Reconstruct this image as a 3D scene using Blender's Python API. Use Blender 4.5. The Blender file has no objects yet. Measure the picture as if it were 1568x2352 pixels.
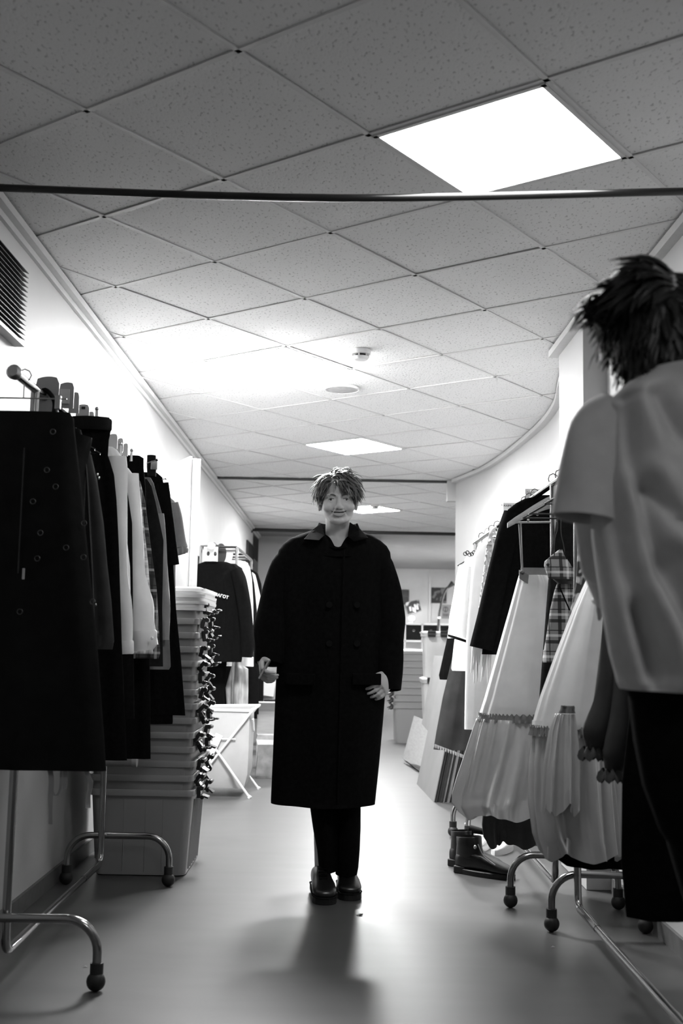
import bpy, math, random
import numpy as np
from mathutils import Vector, Matrix
from mathutils.bvhtree import BVHTree

random.seed(7)
S = bpy.context.scene
C = bpy.context.collection
PI = math.pi

# ---------------------------------------------------------------- camera, world, exposure
F, PIT, ROLL, HC = 2564.0, 0.1136, -0.018, 1.10      # focal length in pixels of a 1568x2352 frame
CEIL = 2.6415
cam = bpy.data.cameras.new('camera'); co = bpy.data.objects.new('camera', cam); C.objects.link(co)
cam.sensor_fit = 'VERTICAL'; cam.sensor_height = 36.0; cam.sensor_width = 24.0
cam.lens = F / 2352 * 36.0
cam.clip_start = .05; cam.clip_end = 100
co.matrix_world = (Matrix.Translation((0, 0, HC)) @ Matrix.Rotation(PI / 2 + PIT, 4, 'X') @ Matrix.Rotation(-ROLL, 4, 'Z'))
cam.dof.use_dof = True; cam.dof.focus_distance = 5.3; cam.dof.aperture_fstop = 3.5
S.camera = co
w = bpy.data.worlds.new('world'); S.world = w; w.use_nodes = True
w.node_tree.nodes['Background'].inputs[0].default_value = (.02, .02, .02, 1)
w.node_tree.nodes['Background'].inputs[1].default_value = 1.0
S.view_settings.view_transform = 'Standard'; S.view_settings.look = 'None'
S.view_settings.gamma = 1.0; S.view_settings.use_curve_mapping = False
S.view_settings.exposure = 1.75
L_BACK, L_NEAR, L_MID, L_FAR, L_END = 5.0, 6.3, 56.0, 42.0, 80.0    # strengths of the ceiling panels, front to back
S.cycles.use_denoising = True
S.cycles.max_bounces = 8; S.cycles.diffuse_bounces = 4; S.cycles.glossy_bounces = 3
S.cycles.transmission_bounces = 4; S.cycles.transparent_max_bounces = 12
S.cycles.sample_clamp_indirect = 6.0; S.cycles.caustics_reflective = False; S.cycles.caustics_refractive = False

# ---------------------------------------------------------------- measuring helpers (photo point at a measured depth -> metres)
def ray(x, y):
    px = (x - 784) / F; py = -(y - 1176) / F
    c, s = math.cos(-ROLL), math.sin(-ROLL)
    px, py = c * px - s * py, s * px + c * py
    c, s = math.cos(PIT), math.sin(PIT)
    return Vector((px, c - s * py, s + c * py))
def at(x, y, Y):
    d = ray(x, y); p = d * (Y / d.y); p.z += HC; return p
def fl(x, y, z=0.0):
    d = ray(x, y); p = d * ((z - HC) / d.z); p.z += HC; return p
def onx(x, y, X):
    d = ray(x, y); p = d * (X / d.x); p.z += HC; return p

# ---------------------------------------------------------------- materials
MATS = {}
def mat(name, v, rough=.7, metal=0.0, nscale=30.0, namp=.12, bump=0.0, bscale=200.0, spec=.5, sheen=0.0, aniso=None):
    if name in MATS: return MATS[name]
    m = bpy.data.materials.new(name); m.use_nodes = True; MATS[name] = m
    nt = m.node_tree; b = nt.nodes['Principled BSDF']
    b.inputs['Roughness'].default_value = rough; b.inputs['Metallic'].default_value = metal
    b.inputs['Specular IOR Level'].default_value = spec
    if sheen: b.inputs['Sheen Weight'].default_value = sheen
    tc = nt.nodes.new('ShaderNodeTexCoord')
    n = nt.nodes.new('ShaderNodeTexNoise'); n.inputs['Scale'].default_value = nscale; n.inputs['Detail'].default_value = 4
    if aniso:
        mp = nt.nodes.new('ShaderNodeMapping'); mp.inputs['Scale'].default_value = aniso
        nt.links.new(tc.outputs['Object'], mp.inputs[0]); nt.links.new(mp.outputs[0], n.inputs[0])
    else: nt.links.new(tc.outputs['Object'], n.inputs[0])
    r = nt.nodes.new('ShaderNodeMapRange')
    r.inputs[1].default_value = .3; r.inputs[2].default_value = .7
    r.inputs[3].default_value = v * (1 - namp); r.inputs[4].default_value = v * (1 + namp)
    nt.links.new(n.outputs[0], r.inputs[0]); nt.links.new(r.outputs[0], b.inputs['Base Color'])
    if bump:
        n2 = nt.nodes.new('ShaderNodeTexNoise'); n2.inputs['Scale'].default_value = bscale; n2.inputs['Detail'].default_value = 3
        nt.links.new(tc.outputs['Object'], n2.inputs[0])
        bp = nt.nodes.new('ShaderNodeBump'); bp.inputs['Strength'].default_value = bump; bp.inputs['Distance'].default_value = .002
        nt.links.new(n2.outputs[0], bp.inputs['Height']); nt.links.new(bp.outputs[0], b.inputs['Normal'])
    return m
def emit(name, st, v=1.0):
    m = bpy.data.materials.new(name); m.use_nodes = True; nt = m.node_tree
    nt.nodes.remove(nt.nodes['Principled BSDF'])
    e = nt.nodes.new('ShaderNodeEmission'); e.inputs[0].default_value = (v, v, v, 1); e.inputs[1].default_value = st
    nt.links.new(e.outputs[0], nt.nodes['Material Output'].inputs[0]); return m
def plastic_clear(name, v=.8, clear=.25, trans=.4):
    m = bpy.data.materials.new(name); m.use_nodes = True; nt = m.node_tree; MATS[name] = m
    b = nt.nodes['Principled BSDF']; b.inputs['Base Color'].default_value = (v, v, v, 1); b.inputs['Roughness'].default_value = .3
    t = nt.nodes.new('ShaderNodeBsdfTranslucent'); t.inputs[0].default_value = (v, v, v, 1)
    tr = nt.nodes.new('ShaderNodeBsdfTransparent'); tr.inputs[0].default_value = (.95, .95, .95, 1)
    m1 = nt.nodes.new('ShaderNodeMixShader'); m1.inputs[0].default_value = trans
    nt.links.new(b.outputs[0], m1.inputs[1]); nt.links.new(t.outputs[0], m1.inputs[2])
    m2 = nt.nodes.new('ShaderNodeMixShader')
    tc = nt.nodes.new('ShaderNodeTexCoord'); mp = nt.nodes.new('ShaderNodeMapping'); mp.inputs['Scale'].default_value = (3, 3, .6)
    n = nt.nodes.new('ShaderNodeTexNoise'); n.inputs['Scale'].default_value = 4
    nt.links.new(tc.outputs['Object'], mp.inputs[0]); nt.links.new(mp.outputs[0], n.inputs[0])
    r = nt.nodes.new('ShaderNodeMapRange'); r.inputs[3].default_value = clear * .7; r.inputs[4].default_value = clear * 1.3
    nt.links.new(n.outputs[0], r.inputs[0]); nt.links.new(r.outputs[0], m2.inputs[0])
    nt.links.new(m1.outputs[0], m2.inputs[1]); nt.links.new(tr.outputs[0], m2.inputs[2])
    nt.links.new(m2.outputs[0], nt.nodes['Material Output'].inputs[0]); return m
def fibre(name, v, trans=.35, rough=.8, spec=.3):       # thin cloth: lets some light through
    m = mat(name, v, rough, namp=.06, nscale=12, bump=.15, bscale=260, spec=spec)
    nt = m.node_tree; b = nt.nodes['Principled BSDF']
    t = nt.nodes.new('ShaderNodeBsdfTranslucent'); t.inputs[0].default_value = (v, v, v, 1)
    mx = nt.nodes.new('ShaderNodeMixShader'); mx.inputs[0].default_value = trans
    nt.links.new(b.outputs[0], mx.inputs[1]); nt.links.new(t.outputs[0], mx.inputs[2])
    nt.links.new(mx.outputs[0], nt.nodes['Material Output'].inputs[0]); return m
def plaid(name, base, dark, light, pitch, rough=.85):
    m = mat(name, base, rough, namp=.05); nt = m.node_tree; b = nt.nodes['Principled BSDF']
    tc = nt.nodes.new('ShaderNodeTexCoord'); sp = nt.nodes.new('ShaderNodeSeparateXYZ'); nt.links.new(tc.outputs['Object'], sp.inputs[0])
    def mth(op, a, c=None):
        q = nt.nodes.new('ShaderNodeMath'); q.operation = op
        for i, s in enumerate((a, c)):
            if s is None: continue
            if isinstance(s, (int, float)): q.inputs[i].default_value = s
            else: nt.links.new(s, q.inputs[i])
        return q.outputs[0]
    def band(ax, off, wd):
        f = mth('FRACT', mth('ADD', mth('MULTIPLY', ax, 1 / pitch), off)); return mth('LESS_THAN', f, wd)
    dk = mth('ADD', band(sp.outputs[0], .13, .16), band(sp.outputs[2], .1, .16))
    dk = mth('ADD', dk, mth('ADD', band(sp.outputs[0], .55, .05), band(sp.outputs[2], .5, .05)))
    lt = mth('ADD', band(sp.outputs[0], .8, .12), band(sp.outputs[2], .78, .12))
    val = mth('ADD', mth('MULTIPLY', dk, dark - base), mth('MULTIPLY', lt, light - base))
    val = mth('MAXIMUM', mth('ADD', val, base), .008)
    nt.links.new(val, b.inputs['Base Color']); return m
def holes(name, v, scale=28.0, thr=.06):                # crochet: a net with real openings
    m = mat(name, v, .85); nt = m.node_tree; b = nt.nodes['Principled BSDF']
    tc = nt.nodes.new('ShaderNodeTexCoord'); vo = nt.nodes.new('ShaderNodeTexVoronoi'); vo.feature = 'DISTANCE_TO_EDGE'
    vo.inputs['Scale'].default_value = scale; nt.links.new(tc.outputs['Object'], vo.inputs[0])
    lt = nt.nodes.new('ShaderNodeMath'); lt.operation = 'LESS_THAN'; lt.inputs[1].default_value = thr
    nt.links.new(vo.outputs[0], lt.inputs[0]); nt.links.new(lt.outputs[0], b.inputs['Alpha']); return m
def spots(name, v, v2, scale=22.0, thr=.32):
    m = mat(name, v, .7); nt = m.node_tree; b = nt.nodes['Principled BSDF']
    tc = nt.nodes.new('ShaderNodeTexCoord'); n = nt.nodes.new('ShaderNodeTexNoise'); n.inputs['Scale'].default_value = scale
    nt.links.new(tc.outputs['Object'], n.inputs[0])
    r = nt.nodes.new('ShaderNodeMapRange'); r.inputs[1].default_value = 1 - thr - .08; r.inputs[2].default_value = 1 - thr
    r.inputs[3].default_value = v; r.inputs[4].default_value = v2
    nt.links.new(n.outputs[0], r.inputs[0]); nt.links.new(r.outputs[0], b.inputs['Base Color']); return m

m_wall = mat('wall_paint', .50, .6, nscale=6, namp=.02, bump=.08, bscale=120)
m_wall2 = mat('grey_wall_paint', .62, .6, nscale=6, namp=.03, bump=.08, bscale=120)
m_trimw = mat('white_trim_metal', .6, .45, namp=.03)
m_floor = mat('floor_linoleum', .066, .40, nscale=2.5, namp=.10, bump=.03, bscale=60, spec=.65, aniso=(1, 3.5, 1))
m_runner = mat('ceiling_runner_metal', .70, .5, namp=.03)
m_black = mat('black_wool', .005, .95, namp=.3, nscale=60, bump=.3, bscale=500, spec=.05)
m_blackc = mat('black_cotton', .0045, .95, namp=.3, nscale=60, bump=.2, bscale=300, spec=.05)
m_charc = mat('charcoal_cotton', .013, .9, namp=.25, nscale=40, spec=.08)
m_leather = mat('black_leather', .005, .5, namp=.3, nscale=20, bump=.25, bscale=90, spec=.10)
m_suede = mat('dark_leather', .02, .5, namp=.35, nscale=14, bump=.25, bscale=70, spec=.35)
m_white = fibre('white_cotton', .88, .2)
m_white2 = fibre('offwhite_jersey', .88, .2)
m_satin = mat('satin_silver', .66, .27, .12, namp=.08, nscale=8, spec=1.0)
m_satin2 = mat('satin_grey', .24, .35, namp=.08, nscale=8, spec=.6)
m_dsatin = mat('dark_satin', .05, .4, namp=.2, nscale=12, spec=.5)
m_grey = mat('grey_cotton', .20, .85, namp=.12, nscale=20, bump=.2, bscale=300)
m_lgrey = mat('light_grey_cotton', .34, .85, namp=.1, nscale=20, bump=.2, bscale=300)
m_denim = mat('dark_denim', .013, .85, namp=.6, nscale=9, bump=.3, bscale=400)
m_wash = mat('washed_denim', .30, .85, namp=.45, nscale=9, aniso=(4, 4, .8))
m_plaidl = plaid('light_plaid', .42, .30, .6, .07)
m_plaidd = plaid('dark_plaid', .05, .015, .25, .085)
m_plaidm = plaid('tartan_plaid', .22, .03, .5, .085)
m_lace = holes('crochet_net', .6, 36, .15)
m_floral = spots('floral_print', .02, .45, 18, .42)
m_chrome = mat('chrome_tube', .36, .16, 1.0, namp=.03)
m_steel = mat('dull_steel', .45, .35, 1.0, namp=.06)
m_eyelet = mat('blackened_eyelet', .10, .4, 1.0, namp=.2)
m_rubber = mat('black_rubber', .012, .55, namp=.2)
m_blackm = mat('black_metal', .01, .3, namp=.1, spec=.5)
m_blackp = mat('black_plastic', .014, .3, namp=.2, spec=.5)
m_wood = mat('pale_wood', .45, .45, namp=.12, nscale=8, aniso=(1, 8, 8))
m_board = mat('grey_board', .20, .8, namp=.06, nscale=5)
m_boardd = mat('dark_board', .02, .7, namp=.3, nscale=12)
m_boardl = mat('pale_board_edge', .16, .8, namp=.3, nscale=12)
m_card = mat('cardboard', .34, .85, namp=.08, nscale=9, aniso=(1, 1, 6))
m_tub = plastic_clear('frosted_plastic', .42, .05, .35)
m_lid = plastic_clear('white_lid_plastic', .85, .03, .2)
m_clear = plastic_clear('clear_plastic', .75, .38, .4)
m_clipd = mat('dark_latch_plastic', .016, .28, namp=.2, spec=.6)
m_whp = mat('white_plastic', .8, .35, namp=.02)
m_whpaint = mat('white_lacquer', .82, .3, namp=.02)
m_divider = mat('grey_divider_plastic', .33, .4, namp=.05)
m_hamper = fibre('white_hamper_cloth', .56, .25)
m_paper = mat('white_paper', .82, .8, namp=.02)
m_ink = mat('black_ink', .01, .8)
m_skin = mat('skin', .56, .5, namp=.05, nscale=25, bump=.05, bscale=300, spec=.4)
m_lip = mat('lips', .30, .45, namp=.1)
m_mouth = mat('mouth_inside', .02, .5)
m_teeth = mat('teeth', .42, .3, namp=.02)
m_eyew = mat('eye_white', .30, .2, namp=.02)
m_iris = mat('iris', .015, .15)
m_hairb = mat('fair_hair', .038, .42, namp=.35, nscale=60, spec=1.0, sheen=.5)
m_brow = mat('brow_hair', .12, .6)
m_haird = mat('dark_hair', .012, .45, namp=.4, nscale=60, spec=.4)
m_shoe = mat('black_shoe_leather', .008, .28, namp=.3, nscale=20, spec=.5)
m_vent = mat('vent_slat', .02, .5, namp=.2)

# ---------------------------------------------------------------- mesh helpers
W = {}
def tag(o, label=None, cat=None, group=None, kind=None):
    if label: o['label'] = label
    if cat: o['category'] = cat
    if group: o['group'] = group
    if kind: o['kind'] = kind
    return o
def thing(name, label, cat, loc, group=None, rz=0.0):
    o = bpy.data.objects.new(name, None); C.objects.link(o); o.location = loc; o.rotation_euler.z = rz
    o.empty_display_size = .1; W[o] = Vector(loc); return tag(o, label, cat, group)
class MB:
    def __init__(s): s.v = []; s.f = []
    def add(s, vs, fs):
        b = len(s.v); s.v += [tuple(q) for q in vs]; s.f += [tuple(b + i for i in f) for f in fs]; return s
    def box(s, c, sz, R=None):
        vs = []
        for x in (-.5, .5):
            for y in (-.5, .5):
                for z in (-.5, .5):
                    p = Vector((x * sz[0], y * sz[1], z * sz[2]))
                    if R is not None: p = R @ p
                    vs.append(p + Vector(c))
        return s.add(vs, [(0, 1, 3, 2), (4, 6, 7, 5), (0, 4, 5, 1), (2, 3, 7, 6), (0, 2, 6, 4), (1, 5, 7, 3)])
    def loft(s, rings, cap0=True, cap1=True, closed=True):
        n = len(rings[0]); vs = [p for r in rings for p in r]; fs = []
        m = n if closed else n - 1
        for i in range(len(rings) - 1):
            for j in range(m):
                a, b = i * n + j, i * n + (j + 1) % n
                fs.append((a, b, b + n, a + n))
        if closed and cap0: fs.append(tuple(range(n))[::-1])
        if closed and cap1: fs.append(tuple((len(rings) - 1) * n + j for j in range(n)))
        return s.add(vs, fs)
    def tube(s, path, r, n=10, caps=True, flat=1.0, up=None):
        P = [Vector(p) for p in path]; k = len(P)
        R = r if isinstance(r, (list, tuple)) else [r] * k
        T = [(P[min(i + 1, k - 1)] - P[max(i - 1, 0)]).normalized() for i in range(k)]
        a = Vector(up) if up else (Vector((0, 0, 1)) if abs(T[0].z) < .9 else Vector((1, 0, 0)))
        rings = []
        for i in range(k):
            a = (a - T[i] * a.dot(T[i])).normalized(); b = T[i].cross(a)
            rings.append([P[i] + (a * math.cos(2 * PI * j / n) * flat + b * math.sin(2 * PI * j / n)) * R[i] for j in range(n)])
        return s.loft(rings, caps, caps)
    def ell(s, c, r, nu=14, nv=9, R=None):
        vs = []; fs = []; c = Vector(c)
        if not isinstance(r, (tuple, list)): r = (r, r, r)
        def P(x, y, z):
            p = Vector((x * r[0], y * r[1], z * r[2]))
            return c + (R @ p if R is not None else p)
        vs.append(P(0, 0, -1))
        for i in range(1, nv):
            t = -PI / 2 + PI * i / nv
            for j in range(nu):
                a = 2 * PI * j / nu; vs.append(P(math.cos(t) * math.cos(a), math.cos(t) * math.sin(a), math.sin(t)))
        vs.append(P(0, 0, 1)); top = len(vs) - 1
        for j in range(nu): fs.append((0, 1 + (j + 1) % nu, 1 + j))
        for i in range(nv - 2):
            for j in range(nu):
                a = 1 + i * nu + j; b = 1 + i * nu + (j + 1) % nu; fs.append((a, b, b + nu, a + nu))
        q = 1 + (nv - 2) * nu
        for j in range(nu): fs.append((q + j, q + (j + 1) % nu, top))
        return s.add(vs, fs)
    def capsule(s, path, rad, n=14):
        s.tube(path, rad, n)
        for p, r in zip(path, rad): s.ell(p, r * 1.0, n, 8)
        return s
    def prism(s, poly, axis, d0, d1):                   # poly of 2-D points pulled along one axis
        def P(u, v, d): return {'x': (d, u, v), 'y': (u, d, v), 'z': (u, v, d)}[axis]
        n = len(poly); vs = [P(u, v, d0) for u, v in poly] + [P(u, v, d1) for u, v in poly]
        fs = [tuple(range(n))[::-1], tuple(range(n, 2 * n))] + [(j, (j + 1) % n, n + (j + 1) % n, n + j) for j in range(n)]
        return s.add(vs, fs)
    def torus(s, c, R, r, axis='y', nu=14, nv=6):
        rings = []
        for i in range(nu + 1):
            a = 2 * PI * i / nu; ca, sa = math.cos(a), math.sin(a); ring = []
            for j in range(nv):
                b = 2 * PI * j / nv; q = R + r * math.cos(b); h = r * math.sin(b)
                o = {'y': (q * ca, h, q * sa), 'z': (q * ca, q * sa, h), 'x': (h, q * ca, q * sa)}[axis]
                ring.append(Vector(c) + Vector(o))
            rings.append(ring)
        return s.loft(rings, False, False)
    def build(s, name, material, parent=None, origin=None, smooth=40, bev=0.0, sub=0):
        v = [Vector(p) for p in s.v]
        if parent is not None: o0 = W[parent]
        elif origin is not None: o0 = Vector(origin)
        else:
            mn = [min(p[i] for p in v) for i in range(3)]; mx = [max(p[i] for p in v) for i in range(3)]
            o0 = Vector(((mn[0] + mx[0]) / 2, (mn[1] + mx[1]) / 2, mn[2]))
        me = bpy.data.meshes.new(name); me.from_pydata([p - o0 for p in v], [], s.f); me.validate()
        import bmesh
        bm = bmesh.new(); bm.from_mesh(me); bmesh.ops.recalc_face_normals(bm, faces=bm.faces); bm.to_mesh(me); bm.free()
        if smooth:
            me.polygons.foreach_set('use_smooth', [True] * len(me.polygons)); me.set_sharp_from_angle(angle=math.radians(smooth))
        me.materials.append(material)
        o = bpy.data.objects.new(name, me); C.objects.link(o)
        if parent is not None: o.parent = parent
        else: o.location = o0
        W[o] = o0
        if bev:
            b = o.modifiers.new('bevel', 'BEVEL'); b.width = bev; b.segments = 2; b.limit_method = 'ANGLE'
        if sub:
            q = o.modifiers.new('subdivision', 'SUBSURF'); q.levels = sub; q.render_levels = sub
        return o
def child(name, me, parent, loc=(0, 0, 0), rot=(0, 0, 0)):
    o = bpy.data.objects.new(name, me); C.objects.link(o); o.parent = parent; o.location = loc; o.rotation_euler = rot; return o
def clone(root, loc=None, rz=None, label=None):
    r = root.copy(); C.objects.link(r)
    if loc is not None: r.location = loc; W[r] = Vector(loc)
    if rz is not None: r.rotation_euler.z = rz
    if label: r['label'] = label
    for ch in list(root.children):
        c = ch.copy(); C.objects.link(c); c.parent = r
        for g in list(ch.children):
            d = g.copy(); C.objects.link(d); d.parent = c
    return r
def struct(mb, name, m, parent=None, smooth=40, bev=0.0):
    o = mb.build(name, m, parent, origin=None if parent else (0, 0, 0), smooth=smooth, bev=bev); o['kind'] = 'structure'; return o
def smoothpath(pts, n=8):                               # Catmull-Rom through the points
    P = [Vector(p) for p in pts]; P = [P[0] * 2 - P[1]] + P + [P[-1] * 2 - P[-2]]; out = []
    for i in range(1, len(P) - 2):
        for k in range(n):
            t = k / n; a, b, c, d = P[i - 1:i + 3]
            out.append(.5 * ((2 * b) + (c - a) * t + (2 * a - 5 * b + 4 * c - d) * t * t + (3 * b - a - 3 * c + d) * t ** 3))
    return out + [P[-2]]
def bend(pts, rad, n=6):                                # polyline with rounded corners
    P = [Vector(p) for p in pts]; out = [P[0]]
    for i in range(1, len(P) - 1):
        a = (P[i - 1] - P[i]).normalized(); b = (P[i + 1] - P[i]).normalized()
        ang = a.angle(b); d = rad / math.tan(ang / 2); cen = P[i] + (a + b).normalized() * (rad / math.sin(ang / 2))
        s0 = P[i] + a * d - cen; s1 = P[i] + b * d - cen; tot = s0.angle(s1); ax = s0.cross(s1).normalized()
        for k in range(n + 1): out.append(cen + Matrix.Rotation(tot * k / n, 3, ax) @ s0)
    return out + [P[-1]]

# ================================================================= SETTING
XL, XP, XR = -1.25, 1.13, 1.24                          # left wall, pillar face, right wall
WH = 2.72
struct(MB().box((.9, 10.6, -.05), (5.2, 28.4, .1)), 'floor', m_floor, smooth=0)
struct(MB().box((XL - .06, 6.6, WH / 2), (.12, 18.4, WH)), 'wall_left', m_wall, smooth=0)
struct(MB().box((.0, -2.66, WH / 2), (2.7, .12, WH)), 'wall_back', m_wall, smooth=0)
struct(MB().box((XR + .06, 1.3, WH / 2), (.12, 7.74, WH)), 'wall_right', m_wall, smooth=0)
struct(MB().box((XP + .15, 5.46, WH / 2), (.30, .58, WH)), 'trim_pillar', m_wall, smooth=0, bev=.004)
# curved wall beyond the pillar, with a finished end by the opening
curve = smoothpath([(1.22, 5.74, 0), (1.30, 6.4, 0), (1.385, 7.0, 0), (1.415, 7.6, 0), (1.40, 8.2, 0), (1.355, 9.0, 0), (1.27, 9.8, 0), (1.09, 10.60, 0)], 6)
inner = [(p.x, p.y) for p in curve]; outer = [(p.x + .14, p.y + (.12 if i == len(curve) - 1 else .04)) for i, p in enumerate(curve)]
poly = []
mbw = MB()
ringsw = [[Vector((a[0], a[1], 0)), Vector((b[0], b[1], 0)), Vector((b[0], b[1], WH)), Vector((a[0], a[1], WH))] for a, b in zip(inner, outer)]
struct(mbw.loft(ringsw), 'wall_curved', m_wall, smooth=30)
struct(MB().box((2.35, 10.82, WH / 2), (2.3, .12, WH)), 'wall_side', m_wall, smooth=0)
struct(MB().box((-.325, 16.96, WH / 2), (1.85, .12, WH)), 'wall_partition', m_wall, smooth=0)
struct(MB().box((.54, 20.55, WH / 2), (.12, 7.1, WH)), 'wall_return', m_wall2, smooth=0)
struct(MB().box((2.0, 24.16, WH / 2), (3.0, .12, WH)), 'wall_far', m_wall2, smooth=0)
struct(MB().box((3.5, 17.3, WH / 2), (.12, 14.0, WH)), 'wall_outer', m_wall2, smooth=0)
struct(MB().box((1.93, 24.08, 1.32), (.05, .03, 2.64)), 'trim_far_wall_batten', m_trimw)
# mouldings under the ceiling
mbt = MB(); mbt.box((XL + .022, 7.2, CEIL - .02), (.044, 19.2, .03)); mbt.box((XL + .008, 7.2, CEIL - .045), (.016, 19.2, .03))
struct(mbt, 'trim_left_moulding', m_trimw, smooth=0)
tr = MB(); rr = []
for i, p in enumerate(curve):
    q = curve[min(i + 1, len(curve) - 1)] - curve[max(i - 1, 0)]; nrm = Vector((-q.y, q.x, 0)).normalized()
    a = p + nrm * .045; rr.append([Vector((a.x, a.y, CEIL - .032)), Vector((p.x, p.y, CEIL - .032)), Vector((p.x, p.y, CEIL)), Vector((a.x, a.y, CEIL))])
struct(tr.loft(rr), 'trim_curved_moulding', m_trimw, smooth=30)
mbt = MB(); mbt.box((XP - .022, 5.46, CEIL - .02), (.05, .66, .035)); mbt.box((XR - .02, 1.6, CEIL - .02), (.04, 7.1, .035))
struct(mbt, 'trim_right_moulding', m_trimw, smooth=0)
struct(MB().box((-.08, 10.72, CEIL - .008), (2.3, .035, .02)), 'trim_ceiling_strip', mat('dark_strip', .03, .5), smooth=0)
struct(MB().box((1.06, 10.70, CEIL - .10), (.09, .10, .20)), 'trim_opening_head', m_wall, smooth=0)
mbb = MB(); mbb.box((XL + .007, 6.6, .035), (.014, 18.0, .07)); struct(mbb, 'baseboard_left', mat('grey_baseboard', .12, .5), smooth=0)
mbb = MB(); mbb.box((XR - .007, 1.3, .035), (.014, 7.6, .07)); struct(mbb, 'baseboard_right', mat('grey_baseboard', .12, .5), smooth=0)

# ceiling: slab, lay-in tiles and runners; the grid is turned against the walls
ceil = struct(MB().box((.9, 10.6, CEIL + .14), (5.2, 28.4, .1)), 'ceiling', mat('far_ceiling_plaster', .45, .8, nscale=5, namp=.06), smooth=0)
struct(MB().box((.9, 20.2, CEIL + .04), (5.2, 8.2, .08)), 'ceiling_far_room', mat('far_ceiling_panel', .3, .7, nscale=5, namp=.06), smooth=0)
def ceiling_tile_mat():
    m = mat('mineral_tile', .80, .9, nscale=4, namp=.03); nt = m.node_tree; b = nt.nodes['Principled BSDF']
    tc = nt.nodes.new('ShaderNodeTexCoord'); n = nt.nodes.new('ShaderNodeTexNoise'); n.inputs['Scale'].default_value = 95; n.inputs['Detail'].default_value = 2
    mp = nt.nodes.new('ShaderNodeMapping'); mp.inputs['Scale'].default_value = (1, .55, 1); mp.inputs['Rotation'].default_value = (0, 0, .6)
    nt.links.new(tc.outputs['Object'], mp.inputs[0]); nt.links.new(mp.outputs[0], n.inputs[0])
    r = nt.nodes.new('ShaderNodeMapRange'); r.inputs[1].default_value = .60; r.inputs[2].default_value = .68; r.inputs[3].default_value = .80; r.inputs[4].default_value = .50  # shade inside the pits painted as darker spots
    nt.links.new(n.outputs[0], r.inputs[0]); nt.links.new(r.outputs[0], b.inputs['Base Color'])
    bp = nt.nodes.new('ShaderNodeBump'); bp.inputs['Strength'].default_value = .5; bp.inputs['Distance'].default_value = .003; bp.invert = True
    nt.links.new(n.outputs[0], bp.inputs['Height']); nt.links.new(bp.outputs[0], b.inputs['Normal']); return m
m_tile = ceiling_tile_mat()
GA = .9325; GX, GY = -.2950, 2.8005; T = .6
U = Vector((math.cos(GA), math.sin(GA), 0)); V2 = Vector((math.sin(GA), -math.cos(GA), 0)); G0 = Vector((GX, GY, 0))
def node(i, j): return G0 + U * (T * i) + V2 * (T * j)
def clip(poly, f):
    out = []
    for k in range(len(poly)):
        a, b = poly[k], poly[(k + 1) % len(poly)]; fa, fb = f(a), f(b)
        if fa >= 0: out.append(a)
        if (fa >= 0) != (fb >= 0): out.append(a + (b - a) * (fa / (fa - fb)))
    return out
def xmax(y):
    if y < 5.0: return 1.235
    if y < 5.2: return 1.2
    if y > 10.6: return 3.0
    return min(1.42, max(1.09, float(np.interp(y, [p.y for p in curve], [p.x for p in curve]))) + .02)
LIGHTS = {(-3, 4): L_BACK, (1, 0): L_NEAR, (4, -4): L_MID, (8, -6): L_FAR, (14, -10): L_END}
full_me = None; FLAT = 45
RB = .012
for i in range(-6, 26):
    for j in range(-24, 10):
        if (i, j) in LIGHTS: continue
        a = node(i, j); P = [a + (U + V2) * RB * .6, a + U * (T - RB * .6) + V2 * RB * .6, a + (U + V2) * (T - RB * .6), a + V2 * (T - RB * .6) + U * RB * .6]
        c = node(i + .5, j + .5)
        if c.y < -1.2 or c.y > 16.0 or c.x > 2.6: continue
        xm = xmax(c.y)
        Q = clip(P, lambda p: p.x - (XL + .005)); 
        if len(Q) > 2: Q = clip(Q, lambda p: xm - p.x)
        if len(Q) < 3: continue
        isf = len(Q) == 4 and all((Q[k] - P[k]).length < 1e-6 for k in range(4))
        dz = random.uniform(-.001, .0015)
        if isf and full_me is not None:
            o = child('ceiling_tile', full_me, ceil, (c.x, c.y, CEIL + .006 + dz), (random.uniform(-.002, .002), random.uniform(-.002, .002), 0))
        else:
            cx = sum((p.x for p in Q), 0) / len(Q); cy = sum((p.y for p in Q), 0) / len(Q)
            if isf: cx, cy = c.x, c.y
            n = len(Q)
            me = bpy.data.meshes.new('ceiling_tile')
            me.from_pydata([(p.x - cx, p.y - cy, 0) for p in Q] + [(p.x - cx, p.y - cy, .015) for p in Q], [],
                           [tuple(range(n)), tuple(range(n, 2 * n))[::-1]] + [(k, n + k, n + (k + 1) % n, (k + 1) % n) for k in range(n)])
            me.materials.append(m_tile)
            if isf: full_me = me
            child('ceiling_tile', me, ceil, (cx, cy, CEIL + .006 + dz))
def runner(p, d, wdt):                                  # clip the line to the room and build T-bars
    for y0, y1, x1 in ((-1.2, 10.7, 1.40), (10.7, 16.1, 2.6)):
        t0, t1 = -30.0, 30.0
        for nx, ny, k in ((1, 0, -(XL + .01)), (-1, 0, x1), (0, 1, -y0), (0, -1, y1)):
            a = nx * d.x + ny * d.y; b = nx * p.x + ny * p.y + k
            if a > 0: t0 = max(t0, -b / a)
            else: t1 = min(t1, -b / a)
        if t1 - t0 < .05: continue
        a = p + d * t0; b = p + d * t1; c = (a + b) / 2
        R = Matrix.Rotation(math.atan2(d.y, d.x), 3, 'Z')
        m = MB(); m.box((c.x, c.y, CEIL + .003), ((b - a).length, wdt, .004), R); m.box((c.x, c.y, CEIL + .02), ((b - a).length, .003, .03), R)
        m.build('ceiling_runner', m_runner, ceil, smooth=0)
for i in range(-6, 27): runner(node(i, 0), V2, .017)
for j in range(-24, 11): runner(node(0, j), U, .017)

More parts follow.
